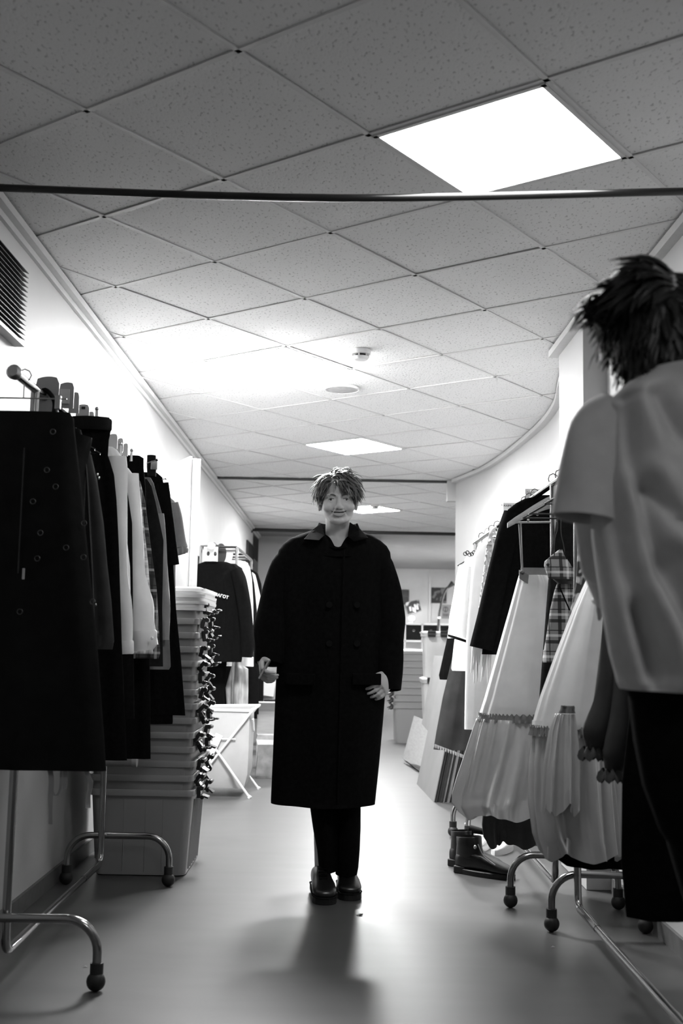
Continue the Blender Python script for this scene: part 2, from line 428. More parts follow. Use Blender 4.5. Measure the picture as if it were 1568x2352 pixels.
# ceiling light panels: frame and a slightly dropped opal diffuser
for (i, j), st in LIGHTS.items():
    c = node(i + .5, j + .5)
    lab = {(-3, 4): 'ceiling light panel behind the camera, out of view', (1, 0): 'square white ceiling light panel nearest the camera above the black rod', (4, -4): 'glaring ceiling light panel over the left clothes rack',
           (8, -6): 'bright square ceiling light panel just above the man\'s head', (14, -10): 'far ceiling light panel seen beside the man\'s face'}[(i, j)]
    t = thing('ceiling_light', lab, 'ceiling light', (c.x, c.y, CEIL), 'lit ceiling panels', 0)
    R = Matrix.Rotation(GA, 3, 'Z'); cc = Vector((c.x, c.y, CEIL))
    fr = MB()
    for k in range(4):
        Rk = Matrix.Rotation(GA + k * PI / 2, 3, 'Z'); fr.box(cc + Rk @ Vector((0, T / 2 - .016, .006)), (T - .012, .016, .018), Rk)
    fr.box(cc + Vector((0, 0, .03)), (T - .03, T - .03, .02), R)
    fr.build('frame', m_trimw, t, smooth=0)
    dr = {(4, -4): .028}.get((i, j), .004)  # deeper drop shaped to spill light onto the ceiling round the glaring panel
    df = MB(); h = T / 2 - .026; rg = []
    for s_, z in ((1, .012), (1, 0), (.985, -dr), (.6, -dr - .003)):
        rg.append([cc + R @ Vector((x * h * s_, y * h * s_, z)) for x, y in ((-1, -1), (1, -1), (1, 1), (-1, 1))])
    df.loft(rg); df.build('diffuser', emit('panel_glow_%d' % i, st), t, smooth=0)

# unseen panel added round the corner to brighten the far room
t = thing('ceiling_light', 'ceiling light panel of the far room, out of sight round the corner', 'ceiling light', (2.9, 19.5, CEIL))
MB().box((2.9, 19.5, CEIL - .006), (.6, .6, .012)).build('frame', m_trimw, t, smooth=0); MB().box((2.9, 19.5, CEIL - .014), (.55, .55, .006)).build('diffuser', emit('panel_glow_room', 140.0), t, smooth=0)
# smoke detectors, round ceiling disc
def detector(p, lab):
    t = thing('smoke_detector', lab, 'smoke detector', (p.x, p.y, CEIL - .055), 'smoke detectors on the ceiling')
    def disc(z0, r0, z1, r1): return [[Vector((p.x + math.cos(a * PI / 12) * r, p.y + math.sin(a * PI / 12) * r, z)) for a in range(24)] for z, r in ((z0, r0), (z1, r1))]
    MB().loft(disc(CEIL + .004, .055, CEIL - .02, .052)).build('base', m_whp, t)
    MB().loft(disc(CEIL - .020, .030, CEIL - .034, .030)).build('sensor_gap', m_blackp, t)
    MB().loft(disc(CEIL - .034, .048, CEIL - .050, .036)).build('cap', m_whp, t)
    for k in range(6):
        a = k * PI / 3 + .3; MB().box((p.x + math.cos(a) * .042, p.y + math.sin(a) * .042, CEIL - .027), (.008, .008, .016)).build('rib', m_whp, t)
detector(Vector((.087, 5.86, 0)), 'white smoke detector on the ceiling right of the glaring light')
detector(Vector((.382, 12.75, 0)), 'white smoke detector far down the corridor beside the man\'s head')
t = thing('ceiling_speaker', 'flat round white ceiling speaker grille above the man', 'ceiling speaker', (-.011, 6.77, CEIL - .01))
MB().loft([[Vector((-.011 + math.cos(a * PI / 16) * r, 6.77 + math.sin(a * PI / 16) * r, z)) for a in range(32)] for z, r in ((CEIL + .004, .105), (CEIL - .008, .104), (CEIL - .010, .096))]).build('grille', mat('speaker_grille', .42, .7), t)
MB().torus((-.011, 6.77, CEIL - .005), .105, .008, 'z', 32).build('rim', m_whp, t)

# rods that span the corridor under the ceiling
def rod(name, lab, pts, r, m):
    t = thing(name, lab, 'rod', pts[0]); MB().tube(smoothpath(pts, 6), r, 14).build('pole', m, t)
    for p, s in ((pts[0], 1), (pts[-1], -1)):
        d = (Vector(pts[1]) - Vector(pts[0])).normalized()
        MB().tube([Vector(p), Vector(p) + d * .02 * s], [r * 2.1, r * 1.7], 16).build('flange', m, t)
zr = lambda x, y: at(x, y, 3.46)
a, b, c = zr(14, 432), zr(784, 455), zr(1554, 440)
rod('ceiling_rod', 'long black sagging rod across the corridor in front of the near light panel', [(XL, 3.46, a.z + .008), tuple(a), tuple(b), tuple(c), (XR, 3.46, c.z + .006)], .0125, m_blackm)
rod('ceiling_rod', 'far black rod across the corridor behind the man\'s shoulders', [(XL, 15.5, 2.60), (.2, 15.5, 2.59), (3.44, 15.5, 2.585)], .024, m_blackm)

# ventilation louvre on the left wall
p0, p1 = (3.25, 2.47), (4.12, 2.19)
t = thing('wall_vent', 'dark louvred vent high on the left wall', 'vent', (XL, 3.7, 2.19))
MB().box((XL + .008, 3.70, 2.335), (.016, .86, .31)).build('backing', m_vent, t, smooth=0)
for k in range(15):
    z = 2.205 + k * .0185
    MB().add([(XL + .015, 3.27, z + .012), (XL + .045, 3.27, z - .002), (XL + .045, 3.27, z - .005), (XL + .015, 3.27, z + .008),
              (XL + .015, 4.12, z + .012), (XL + .045, 4.12, z - .002), (XL + .045, 4.12, z - .005), (XL + .015, 4.12, z + .008)],
             [(0, 1, 2, 3), (7, 6, 5, 4), (0, 4, 5, 1), (1, 5, 6, 2), (2, 6, 7, 3), (3, 7, 4, 0)]).build('slat', m_vent, t, smooth=0)
MB().box((XL + .02, 3.70, 2.185), (.04, .86, .014)).build('lower_frame', m_trimw, t, smooth=0)

# white door leaf standing open from the left wall
def rotz(a): return Matrix.Rotation(a, 3, 'Z')
ha, hb = Vector((-1.18, 6.83, 0)), Vector((-.835, 6.10, 0)); dv = (hb - ha); an = math.atan2(dv.y, dv.x); md = (ha + hb) / 2
door = struct(MB().box((md.x, md.y, 1.055), (dv.length, .012, 2.075), rotz(an)), 'door_1', m_whpaint, smooth=0)
R = rotz(an); n_ = R @ Vector((0, 1, 0))
e = MB().box(hb + n_ * .03 + Vector((0, 0, 1.050)) , (.018, .045, 2.06), R).build('edge_band', mat('door_edge', .55, .5), door, smooth=0); e['kind'] = 'structure'
e = MB().box(md + n_ * .0285 + Vector((0, 0, 1.05)), (dv.length - .01, .043, 2.06), R).build('core', m_whpaint, door, smooth=0); e['kind'] = 'structure'
for z in (.35, 1.75):
    e = MB().tube([ha + n_ * .02 + Vector((-.012, 0, z)), ha + n_ * .02 + Vector((-.012, 0, z + .09))], .009, 10).build('hinge', m_steel, door); e['kind'] = 'structure'
e = MB().box((-1.225, 6.87, 1.055), (.05, .06, 2.11)).build('frame_post', m_whpaint, door, smooth=0); e['kind'] = 'structure'
# ================================================================= CLOTHES RACKS
def caster(mb_root, p, parent):
    c = MB(); c.ell((p.x, p.y - .004, .030), (.030, .026, .030), 16, 10); c.build('caster', m_rubber, parent)
    MB().tube([(p.x, p.y, .042), (p.x, p.y, .085)], .021, 12).build('caster_collar', m_rubber, parent)
def rack(lab, X, y0, y1, ztop, xl, xr, group, zf=.215, knob=True, r=.0145, over=0.0, xl_far=None):
    t = thing('clothes_rack', lab, 'clothes rack', (X, (y0 + y1) / 2, 0), group)
    xl_near = xl
    for y in (y0, y1):
        xl = xl_near if y == y0 else (xl_far or xl_near)
        MB().tube(bend([(xl, y, .07), (xl, y, zf), (xr, y, zf), (xr, y, .07)], .10, 8), r, 12).build('foot', m_chrome, t)
        for x in (xl, xr): caster(None, Vector((x, y, 0)), t)
        e = .06 if y == y0 else -.06
        MB().tube(bend([(X, y + e, ztop), (X, y + e * .5, zf), (X, y + e * .6, .10), (X, y + e * 6, .10)], .05, 6), r, 12).build('post', m_chrome, t)
    MB().tube([(X, y0 + .34, .10), (X, y1 - .34, .10)], r * .9, 12).build('lower_rail', m_chrome, t)
    MB().tube([(X, y0 - .02 - over, ztop), (X, y1 + .02, ztop)], r, 12).build('hanging_rail', m_chrome, t)
    if knob:
        for y, s in ((y0 - .02 - over, -1), (y1 + .02, 1)):
            MB().tube([(X, y, ztop), (X, y + .02 * s, ztop), (X, y + .035 * s, ztop)], [.022, .024, .016], 14).build('end_knob', m_steel, t)
    return t
RL, RZ = -1.035, 1.915
rk = rack('chrome wheeled clothes rack by the left wall full of dark clothes', RL, 3.62, 5.10, RZ, -1.19, -.737, 'wheeled chrome racks', over=.15)
MB().tube([(-1.03, 5.04, .55), (-.905, 5.04, .55)], .027, 16).build('sleeve_tube', m_steel, rk)
MB().tube([(-.905, 5.04, .55), (-.885, 5.04, .55)], .0285, 16).build('end_cap', m_divider, rk)
RR, RRZ = .93, 1.80
rack('chrome wheeled clothes rack at the right nearest the camera holding the white satin dress', RR, 2.80, 4.44, RRZ, .835, 1.195, 'wheeled chrome racks', knob=False)
rack('middle chrome wheeled rack on the right holding the black jacket, boots at its far end', RR, 4.82, 6.36, RRZ, .735, 1.185, 'wheeled chrome racks', knob=False, over=.34)
rack('far chrome wheeled rack on the right holding white robes and a denim skirt', RR, 6.50, 7.72, RRZ - .02, .665, 1.13, 'wheeled chrome racks', knob=False, xl_far=.88)

# ---------------------------------------------------------------- hangers
def hook(x, y, ztop, zb, m, t, r=.0022):                 # question-mark hook over a rail at height ztop
    R = .021; P = []
    for k in range(13):
        a = -.3 * PI + (1.5 * PI) * k / 12
        P.append((x - R * math.cos(a) * 1.0, y, ztop + .003 + R * math.sin(a) * 1.0))
    P = P[::-1]                                          # from the shank side up and over
    MB().tube([(x, y, zb), (x, y, ztop - R - .006)] + [(p[0], p[1], p[2]) for p in P[::-1]][0:0] + [(x + R * .7, y, ztop - R * .6), (x + R * 1.05, y, ztop + .004), (x + R * .7, y, ztop + R * .85),
              (x, y, ztop + R * 1.15), (x - R * .75, y, ztop + R * .8), (x - R * 1.0, y, ztop), (x - R * .85, y, ztop - R * .6)], r, 6).build('hook', m, t)
def hanger(lab, x, y, zr, drop, half, group, mm, kind='plastic', yaw=0.0):
    z = zr - drop; t = thing('clothes_hanger', lab, 'hanger', (x, y, z - .09), group)
    if kind == 'wood':
        P = []; 
        for k in range(13):
            u = -1 + 2 * k / 12; P.append(Vector((x + u * half, y - u * yaw * half, z + .012 - .105 * abs(u) ** 1.25)))
        rg = []
        for k, p in enumerate(P):
            u = abs(-1 + 2 * k / 12); h = .030 * (1 - u) + .014 + (.004 if u > .8 else 0); d = .007
            rg.append([p + Vector((0, d * math.cos(a), h * math.sin(a) * .7)) for a in [2 * PI * q / 10 for q in range(10)]])
        MB().loft(rg).build('shoulder_arm', mm, t)
        MB().tube([(x - half * .86, y + yaw * half * .86, z - .080), (x + half * .86, y - yaw * half * .86, z - .080)], .005, 10).build('trouser_bar', mm, t)
        for u in (-.55, -.35, .35, .55): MB().ell((x + u * half, y - u * yaw * half - .006, z - .058 * abs(u) / .45), (.006, .004, .008), 8, 6).build('notch_peg', m_steel, t)
    elif kind == 'clip':
        MB().tube([(x - half, y, z), (x + half, y, z)], .0025, 8).build('bar', m_steel, t)
        for u in (-.8, .8):
            MB().box((x + u * half, y, z - .012), (.018, .014, .045)).build('clip', m_steel, t, smooth=0, bev=.002)
            MB().tube([(x + u * half - .01, y, z + .004), (x + u * half + .01, y, z + .004)], .005, 8).build('clip_spring', m_steel, t)
    else:
        P = [Vector((x - half, y, z - .085)), Vector((x - half * .5, y, z - .038)), Vector((x, y, z + .008)), Vector((x + half * .5, y, z - .038)), Vector((x + half, y, z - .085))]
        MB().tube(smoothpath(P, 4), .0045, 8).build('shoulder_arm', mm, t)
        MB().tube([P[0], P[-1]], .0035, 8).build('trouser_bar', mm, t)
    hook(x, y, zr + .012, z - .0, m_blackm if kind != 'clip' else m_steel, t)
    return t

# ---------------------------------------------------------------- garments
XMIN, XMAX = XL + .03, 1.115
def ring(xl, xr, y, z, th, n=44, fold=0.0, nf=7, ph=0.0, skew=0.0, zs=0.0):
    c, a = (xl + xr) / 2, (xr - xl) / 2; out = []
    for k in range(n):
        t = 2 * PI * k / n; ct, st = math.cos(t), math.sin(t)
        u = math.copysign(abs(ct) ** .8, ct); v = math.copysign(abs(st) ** .9, st)
        f = fold * (math.sin(nf * u + ph) + .45 * math.sin(2.3 * nf * u + 1.7 * ph))
        out.append(Vector((c + a * u, y + th * v * (1 - .3 * abs(u)) + f * (1 - .25 * abs(u)) + skew * u * a, z + zs * u * a)))
    return out
def rows_to_rings(rows, Y, th, fold=.01, nf=7, seed=0, skew=0.0, th0=None, lim=True, xr_max=None, n=44, sub=4):
    R = []
    pts = []
    for y, l, r in rows:
        a, b = at(l, y, Y), at(r, y, Y); x0, x1 = a.x, b.x
        if lim: x0 = max(x0, XMIN); x1 = min(x1, XMAX)
        if x1 - x0 < .012: x1 = x0 + .012
        pts.append(((a.z + b.z) / 2, x0, x1, b.z - a.z, y))
    L = len(pts)
    for i in range(L - 1):
        for k in range(sub if i < L - 2 else sub + 1):
            t = k / sub; z, x0, x1, dz = [pts[i][q] * (1 - t) + pts[i + 1][q] * t for q in range(4)]
            s = (i + t) / (L - 1); amp = min(1, s * 1.6 + .05)
            thh = (th0 if th0 is not None else th * .55) * (1 - s) + th * s
            R.append(ring(x0, x1, Y, z, thh, n, fold * amp, nf, seed * 1.3 + .5 * math.sin(3 * s + seed), skew))
    # hem turned back inside
    last = R[-1]; c = sum(last, Vector()) / len(last)
    R.append([p + (c - p) * .06 + Vector((0, 0, .003)) for p in last]); R.append([p + (c - p) * .08 + Vector((0, 0, .05)) for p in last])
    return R
def garment(name, lab, cat, Y, rows, m, th=.028, fold=.008, nf=7, seed=0, skew=0.0, group=None, th0=None, part='body', n=44, sub=4):
    R = rows_to_rings(rows, Y, th, fold, nf, seed, skew, th0, n=n, sub=sub)
    zmin = min(p.z for r in R for p in r); xs = [p.x for r in R for p in r]
    t = thing(name, lab, cat, ((min(xs) + max(xs)) / 2, Y, zmin), group)
    MB().loft(R, True, False).build(part, m, t)
    t['_'] = 0; del t['_']
    return t
def gpart(t, name, Y, rows, m, th=.028, fold=.008, nf=7, seed=0, skew=0.0, th0=None, n=44, sub=4, caps=True):
    R = rows_to_rings(rows, Y, th, fold, nf, seed, skew, th0, n=n, sub=sub)
    return MB().loft(R, caps, False).build(name, m, t)
def sleeve(t, pts, rad, m, name='sleeve', flat=.55, fold=.0, n=18, cuff=None, seed=0):
    P = smoothpath(pts, 5); k = len(P); R = list(np.interp(np.linspace(0, 1, k), np.linspace(0, 1, len(rad)), rad))
    T = [(P[min(i + 1, k - 1)] - P[max(i - 1, 0)]).normalized() for i in range(k)]
    rings = []
    for i in range(k):
        a = Vector((1, 0, 0)); a = (a - T[i] * a.dot(T[i])).normalized(); b = T[i].cross(a); r = []
        for j in range(n):
            q = 2 * PI * j / n; w_ = 1 + fold * math.sin(4 * q + i * .55 + seed) + fold * .6 * math.sin(i * .9 + seed)
            r.append(P[i] + (a * math.cos(q) + b * math.sin(q) * flat) * R[i] * w_)
        rings.append(r)
    last = rings[-1]; c = sum(last, Vector()) / n
    rings.append([p + (c - p) * .10 for p in last]); rings.append([p + (c - p) * .12 - T[-1] * .04 for p in last])
    o = MB().loft(rings, True, False).build(name, m, t)
    if cuff:
        e = P[-1]; d = T[-1]; rg = []
        for u, g in ((-.045, 1.03), (-.04, 1.08), (.0, 1.09), (.004, 1.04)):
            a = Vector((1, 0, 0)); a = (a - d * a.dot(d)).normalized(); b = d.cross(a)
            rg.append([e + d * u + (a * math.cos(2 * PI * j / n) + b * math.sin(2 * PI * j / n) * flat) * R[-1] * g for j in range(n)])
        MB().loft(rg, False, False).build('cuff', cuff, t)
    return o

# ---------------------------------------------------------------- left rack, front to back
GL = 'clothes on the left rack'
def hl(Y, drop=.09, kind='plastic', mm=None, half=.17, lab=None):
    hanger(lab or 'hanger carrying the ' + ' '.join(g['label'].split(',')[0].split()[:10]), RL, Y, RZ + .002, drop, half, 'hangers on the left rack', mm or m_blackp, kind)
g = garment('leather_skirt', 'long black leather skirt with metal eyelets and a zip, nearest on the left rack', 'skirt', 3.55,
    [(946, -40, 160), (960, -40, 170), (990, -45, 172), (1100, -50, 185), (1300, -55, 205), (1500, -55, 225), (1700, -55, 240), (1768, -50, 244)], m_leather, .03, .006, 5, 1, group=GL)
for x, y in ((122, 992), (128, 1118), (76, 1152), (86, 1283), (108, 1080), (93, 1224), (152, 1258), (193, 1202), (192, 1280), (213, 1382), (46, 1405)):
    p = at(x, y, 3.515); MB().torus(p + Vector((0, -.003, 0)), .0082, .0018, 'y', 14, 6).build('eyelet', m_eyelet, g)
p = at(54, 1318, 3.51); MB().box(p, (.009, .005, .036)).build('zip_pull', m_steel, g, smooth=0, bev=.002)
MB().box((at(47, 1170, 3.51).x, 3.518, at(0, 1170, 3.51).z), (.004, .004, .40)).build('zip', m_blackp, g, smooth=0)
def ribbon(t, pts, wdt, Y, m=m_lgrey):
    P = [at(x, y, Y) for x, y in pts]; P = smoothpath(P, 5); k = len(P); vs = []; 
    rings = []
    for i, q in enumerate(P):
        tw = .6 * math.sin(i * .35); h = wdt / 2; d = Vector((math.cos(tw), math.sin(tw), 0)) * h; e = Vector((-d.y, d.x, 0)).normalized() * .0008
        rings.append([q - d - e, q + d - e, q + d + e, q - d + e])
    MB().loft(rings).build('ribbon', m, t, smooth=60)
ribbon(g, [(206, 1735), (199, 1770), (208, 1800), (203, 1830), (202, 1856)], .016, 3.56)
ribbon(g, [(112, 1755), (118, 1790), (116, 1840), (116, 1893)], .016, 3.56)
ribbon(g, [(118, 1760), (119, 1812), (128, 1828), (139, 1810), (142, 1765)], .010, 3.57)
ribbon(g, [(148, 1740), (150, 1780), (148, 1812)], .014, 3.57)
hl(3.55, .06, 'clip', half=.14)
g = garment('leather_jacket', 'black leather jacket with shiny piped edges, second on the left rack', 'jacket', 3.85,
    [(975, 30, 160), (985, 25, 184), (1010, 20, 197), (1060, 10, 202), (1110, 10, 205), (1250, 0, 212), (1400, 0, 217), (1490, 0, 217)], m_leather, .03, .006, 6, 2, group=GL)
MB().tube(smoothpath([at(x, y, 3.83) for x, y in ((184, 988), (192, 1030), (199, 1090), (205, 1200), (211, 1310), (215, 1430), (214, 1490))], 4), .0035, 8).build('piped_edge', m_suede, g)
sleeve(g, [at(180, 1000, 3.84), at(162, 1080, 3.83), at(165, 1300, 3.83), at(170, 1440, 3.83)], [.05, .055, .045, .04], m_leather, fold=.05)
hl(3.85)
g = garment('suede_jacket', 'dark scuffed jacket with metal studs behind the piped leather jacket', 'jacket', 3.94,
    [(1022, 80, 204), (1032, 60, 208), (1060, 60, 214), (1100, 55, 223), (1200, 50, 238), (1300, 50, 247), (1380, 50, 256), (1470, 50, 262), (1490, 50, 258)], m_suede, .03, .008, 6, 3, group=GL)
for x, y in ((225, 1094), (198, 1030), (218, 1385)):
    for d in (-4, 4): MB().ell(at(x + d * .4, y + d, 3.90), (.004, .004, .006), 8, 6).build('stud', m_steel, g)
hl(3.94)
g = garment('black_trousers', 'black trousers with a shiny belted waistband clipped beside the grey dividers on the left rack', 'trousers', 4.08,
    [(963, 150, 246), (968, 150, 256), (988, 150, 255), (1010, 150, 250), (1045, 150, 248), (1062, 150, 254), (1090, 150, 262), (1150, 150, 268), (1250, 140, 273), (1480, 120, 280), (1700, 110, 290), (1745, 110, 292)], m_blackc, .026, .006, 5, 4, group=GL)
gpart(g, 'waistband', 4.08, [(962, 150, 256), (966, 150, 258), (986, 150, 257), (989, 150, 255)], m_leather, .034, 0, 5, 0, th0=.034)
hl(4.08, .05, 'clip', half=.13)
g = garment('white_shirt', 'white cotton shirt with hanging sleeve, first white garment on the left rack', 'shirt', 4.20,
    [(1026, 205, 258), (1034, 200, 270), (1048, 195, 279), (1070, 190, 284), (1110, 190, 283), (1150, 190, 281), (1230, 190, 290), (1300, 190, 298), (1400, 190, 300), (1490, 190, 300)], m_white, .026, .008, 6, 5, group=GL)
sleeve(g, [at(266, 1050, 4.185), at(268, 1150, 4.17), at(272, 1300, 4.17), at(284, 1400, 4.17), at(286, 1500, 4.17)], [.04, .04, .034, .030, .032], m_white, fold=.06, cuff=m_white)
hl(4.20)
g = garment('black_shirt', 'black shirt hanging between the two white shirts on the left rack', 'shirt', 4.30,
    [(1070, 210, 275), (1085, 210, 286), (1120, 205, 291), (1200, 205, 303), (1300, 200, 304), (1500, 200, 306), (1650, 200, 308)], m_blackc, .024, .006, 6, 6, group=GL)
hl(4.30)
g = garment('white_shirt', 'white dress shirt with a wide buttoned cuff on the left rack', 'shirt', 4.42,
    [(1066, 225, 282), (1076, 222, 296), (1090, 220, 305), (1110, 220, 309), (1200, 218, 317), (1300, 215, 325), (1380, 215, 330), (1470, 215, 332)], m_white2, .024, .006, 6, 7, group=GL)
sleeve(g, [at(296, 1090, 4.40), at(305, 1200, 4.385), at(310, 1320, 4.38), at(322, 1400, 4.38), at(330, 1484, 4.38)], [.036, .038, .040, .055, .054], m_white2, fold=.06, seed=2)
sl = []
for y_, l, r in ((1448, 297, 357), (1452, 296, 361), (1484, 296, 360), (1494, 298, 352)):
    a, b = at(l, y_, 4.375), at(r, y_ - 6, 4.375); sl.append(ring(a.x, b.x, 4.375, a.z, .034, 24, zs=.1))
MB().loft(sl, False, False).build('cuff', m_white2, g)
MB().ell(at(349, 1466, 4.335), (.006, .003, .006), 10, 6).build('button', m_whp, g)
hl(4.42)
g = garment('plaid_shirt', 'pale checked shirt behind the wide cuff on the left rack', 'shirt', 4.52,
    [(1082, 235, 300), (1095, 230, 312), (1120, 230, 320), (1180, 230, 328), (1300, 228, 341), (1420, 225, 350), (1500, 225, 352)], m_plaidl, .022, .006, 6, 8, group=GL)
for y in (1100, 1133, 1152): MB().ell(at(306 + (y - 1100) * .12, y, 4.485), (.0055, .004, .0055), 8, 6).build('button', m_whp, g)
hl(4.52)
g = garment('plaid_shirt', 'dark tartan flannel shirt, darkest checked one on the left rack', 'shirt', 4.62,
    [(1092, 250, 308), (1105, 245, 322), (1150, 245, 333), (1250, 245, 346), (1350, 242, 360), (1402, 240, 363), (1500, 240, 368), (1512, 240, 364)], m_plaidd, .022, .007, 6, 9, group=GL)
hl(4.62)
g = garment('black_trousers', 'black trousers with a high waistband above the tartan shirt on the left rack', 'trousers', 4.71,
    [(1046, 262, 320), (1052, 262, 330), (1075, 262, 330), (1115, 264, 334), (1300, 260, 340), (1600, 255, 345), (1742, 255, 346)], m_blackc, .022, .005, 5, 10, group=GL)
hl(4.71, .05, 'clip', half=.11)
g = garment('black_jacket', 'plain black jacket behind the tartan shirt on the left rack', 'jacket', 4.80,
    [(1100, 275, 338), (1115, 272, 348), (1150, 270, 357), (1200, 270, 367), (1240, 268, 375), (1300, 268, 374), (1400, 266, 372), (1530, 266, 374)], m_charc, .022, .006, 6, 11, group=GL)
hl(4.80)
g = garment('grey_shirt', 'mid grey long-sleeved shirt with gathered cuff on the left rack', 'shirt', 4.89,
    [(1096, 285, 345), (1110, 282, 353), (1140, 280, 361), (1180, 280, 372), (1240, 278, 381), (1350, 276, 387), (1460, 276, 389), (1530, 276, 392), (1537, 280, 388)], m_grey, .020, .006, 6, 12, group=GL)
sleeve(g, [at(366, 1180, 4.87), at(371, 1300, 4.865), at(377, 1400, 4.86), at(379, 1470, 4.86)], [.02, .026, .028, .016], m_lgrey, fold=.08)
hl(4.89)
t = thing('belt', 'wide dark belt hanging in a loop near the far end of the left rack', 'belt', (at(350, 1075, 4.95).x, 4.95, at(350, 1095, 4.95).z), GL)
a, b = at(338, 1046, 4.95), at(358, 1095, 4.95)
MB().loft([ring(a.x, b.x - .004, 4.95, a.z, .02, 24), ring(a.x, b.x, 4.95, (a.z + b.z) / 2, .022, 24), ring(a.x + .004, b.x, 4.95, b.z, .022, 24)], False, False).build('strap', m_charc, t)
MB().box(Vector((at(352, 1062, 4.9).x, 4.925, (a.z + b.z) / 2)), (.03, .006, .04)).build('buckle', m_steel, t, smooth=0, bev=.003)
hanger('hanger carrying the wide dark belt on the left rack', RL, 4.95, RZ + .002, .06, .10, 'hangers on the left rack', m_blackp)
g = garment('black_coat', 'long black coat with a pale front edge, lowest hem near the box stack', 'coat', 5.02,
    [(1085, 300, 360), (1096, 300, 373), (1140, 300, 381), (1200, 300, 390), (1290, 298, 398), (1400, 296, 405), (1500, 294, 415), (1600, 290, 423), (1642, 288, 426)], m_black, .022, .008, 6, 13, group=GL)
sleeve(g, [at(372, 1110, 5.0), at(382, 1200, 5.0), at(394, 1298, 5.0)], [.03, .034, .034], m_black, 'short_sleeve')
gpart(g, 'inner_skirt', 5.02, [(1500, 300, 392), (1655, 292, 397), (1662, 292, 396)], m_blackc, .03, .004, 6, 3, th0=.028)
hl(5.02)
g = garment('grey_t_shirt', 'light grey T-shirt with a frilled sleeve, last on the left rack against the white door', 't-shirt', 5.16,
    [(1134, 310, 372), (1140, 305, 390), (1150, 302, 401), (1170, 300, 405), (1240, 300, 404), (1330, 300, 403), (1460, 300, 405), (1500, 300, 404)], m_lgrey, .024, .006, 6, 14, group=GL)
sleeve(g, [at(398, 1156, 5.16), at(406, 1195, 5.15), at(411, 1235, 5.145), at(414, 1258, 5.14)], [.024, .028, .030, .033], m_lgrey, fold=.03)
q = at(413, 1264, 5.14); rg = []
for k, (dz, r) in enumerate(((.012, .026), (-.005, .036), (-.02, .033))):
    rg.append([q + Vector((math.cos(2 * PI * j / 36) * r * (1 + .10 * math.sin(9 * 2 * PI * j / 36)), math.sin(2 * PI * j / 36) * r * .7 * (1 + .10 * math.sin(9 * 2 * PI * j / 36)), dz + .01 * math.cos(2 * PI * j / 36))) for j in range(36)])
MB().loft(rg, False, False).build('sleeve_frill', m_lgrey, g)
hl(5.16, .11)
# grey size dividers that ride on the rail
DV = [(107, 905, 58, 84, 'widest'), (152, 908, 36, 62, 'framed'), (170, 925, 24, 50, 'narrow'), (189, 950, 32, 44, 'pale, above the belted waistband,'), (209, 960, 14, 30, 'thin'),
      (259, 1014, 22, 36, 'pale, above the first white shirt,'), (276, 1022, 14, 32, 'small, above the black shirt,'), (288, 1033, 12, 30, 'last')]
for k, (x, y, wd, ht, nm) in enumerate(DV):
    p = onx(x, y, RL); Yd = [3.80, 3.90, 3.98, 4.13, 4.25, 4.36, 4.47, 4.57][k]
    p = at(x, y, Yd); hw = wd * .5 * Yd / F; hh = ht * .5 * Yd / F; zb = RZ + .016
    t = thing('size_divider', nm.split(',')[0] + ' grey plastic size divider ' + {0: 'nearest the end knob', 1: 'with a lighter panel, second from the end knob', 2: 'third from the end knob', 3: 'above the belted waistband', 4: 'beside the small finial', 5: 'above the first white shirt', 6: 'above the black shirt', 7: 'farthest along the left rail'}[k],
              'divider', (p.x, Yd, p.z - hh), 'plastic dividers on the left rail')
    mm = m_divider if k < 3 else MATS.get('pale_divider') or mat('pale_divider', .55, .4, namp=.03)
    n = 9; prof = [(p.x - hw, p.z - hh), (p.x + hw, p.z - hh), (p.x + hw * 1.0, p.z + hh * .6)] + [(p.x + hw - 2 * hw * i / n, p.z + hh * (.62 + .38 * math.sin(PI * (.25 + .6 * i / n)))) for i in range(1, n)] + [(p.x - hw * .9, p.z + hh * .45)]
    MB().prism(prof, 'y', Yd - .002, Yd + .002).build('plate', mm, t, smooth=0)
    if k == 1: MB().box((p.x - .004, Yd - .004, p.z - .005), (hw * 1.2, .004, hh * 1.1)).build('label_panel', mat('pale_divider', .55, .4, namp=.03), t, smooth=0)
    if k == 3: MB().box((p.x + .004, Yd - .004, p.z + hh * .6), (.014, .003, .009)).build('sticker', m_blackp, t, smooth=0)
    if k == 0:
        MB().tube(smoothpath([(RL - .02, Yd - .02, RZ - .01), (RL + .005, Yd - .02, RZ + .022), (RL + .04, Yd - .02, RZ - .02), (RL + .035, Yd - .02, RZ - .09)], 5), .008, 8).build('strap', m_leather, t)
def finial(x, y, Y, lab):
    p = at(x, y, Y); t = thing('clip_hanger_hook', lab, 'hanger', (p.x, Y, p.z - .03), 'hook tops above the left rack')
    MB().ell(p + Vector((0, 0, .018)), .008, 10, 7).build('ball', m_steel, t); MB().tube([p + Vector((0, 0, -.03)), p + Vector((0, 0, .014))], [.008, .005], 8).build('stem', m_steel, t)
finial(222, 950, 4.1, 'steel ball-topped hook above the belted waistband'); finial(276, 1030, 4.45, 'steel ball-topped hook above the black shirt'); finial(302, 1044, 4.7, 'steel ball-topped hook above the high waistband')
for x0, y0_, x1, y1_, Y, lab in ((336, 1064, 362, 1056, 4.9, 'thin pale rod with a black tip poking out over the belt'), (372, 1101, 382, 1100, 5.0, 'short black-tipped pin poking out over the long black coat')):
    a, b = at(x0, y0_, Y), at(x1, y1_, Y); t = thing('hanger_pin', lab, 'pin', (a.x, Y, min(a.z, b.z)))
    MB().tube([a, a.lerp(b, .85)], .0022, 8).build('shaft', m_lgrey, t); MB().tube([a.lerp(b, .83), b], [.005, .006], 8).build('tip', m_blackp, t)
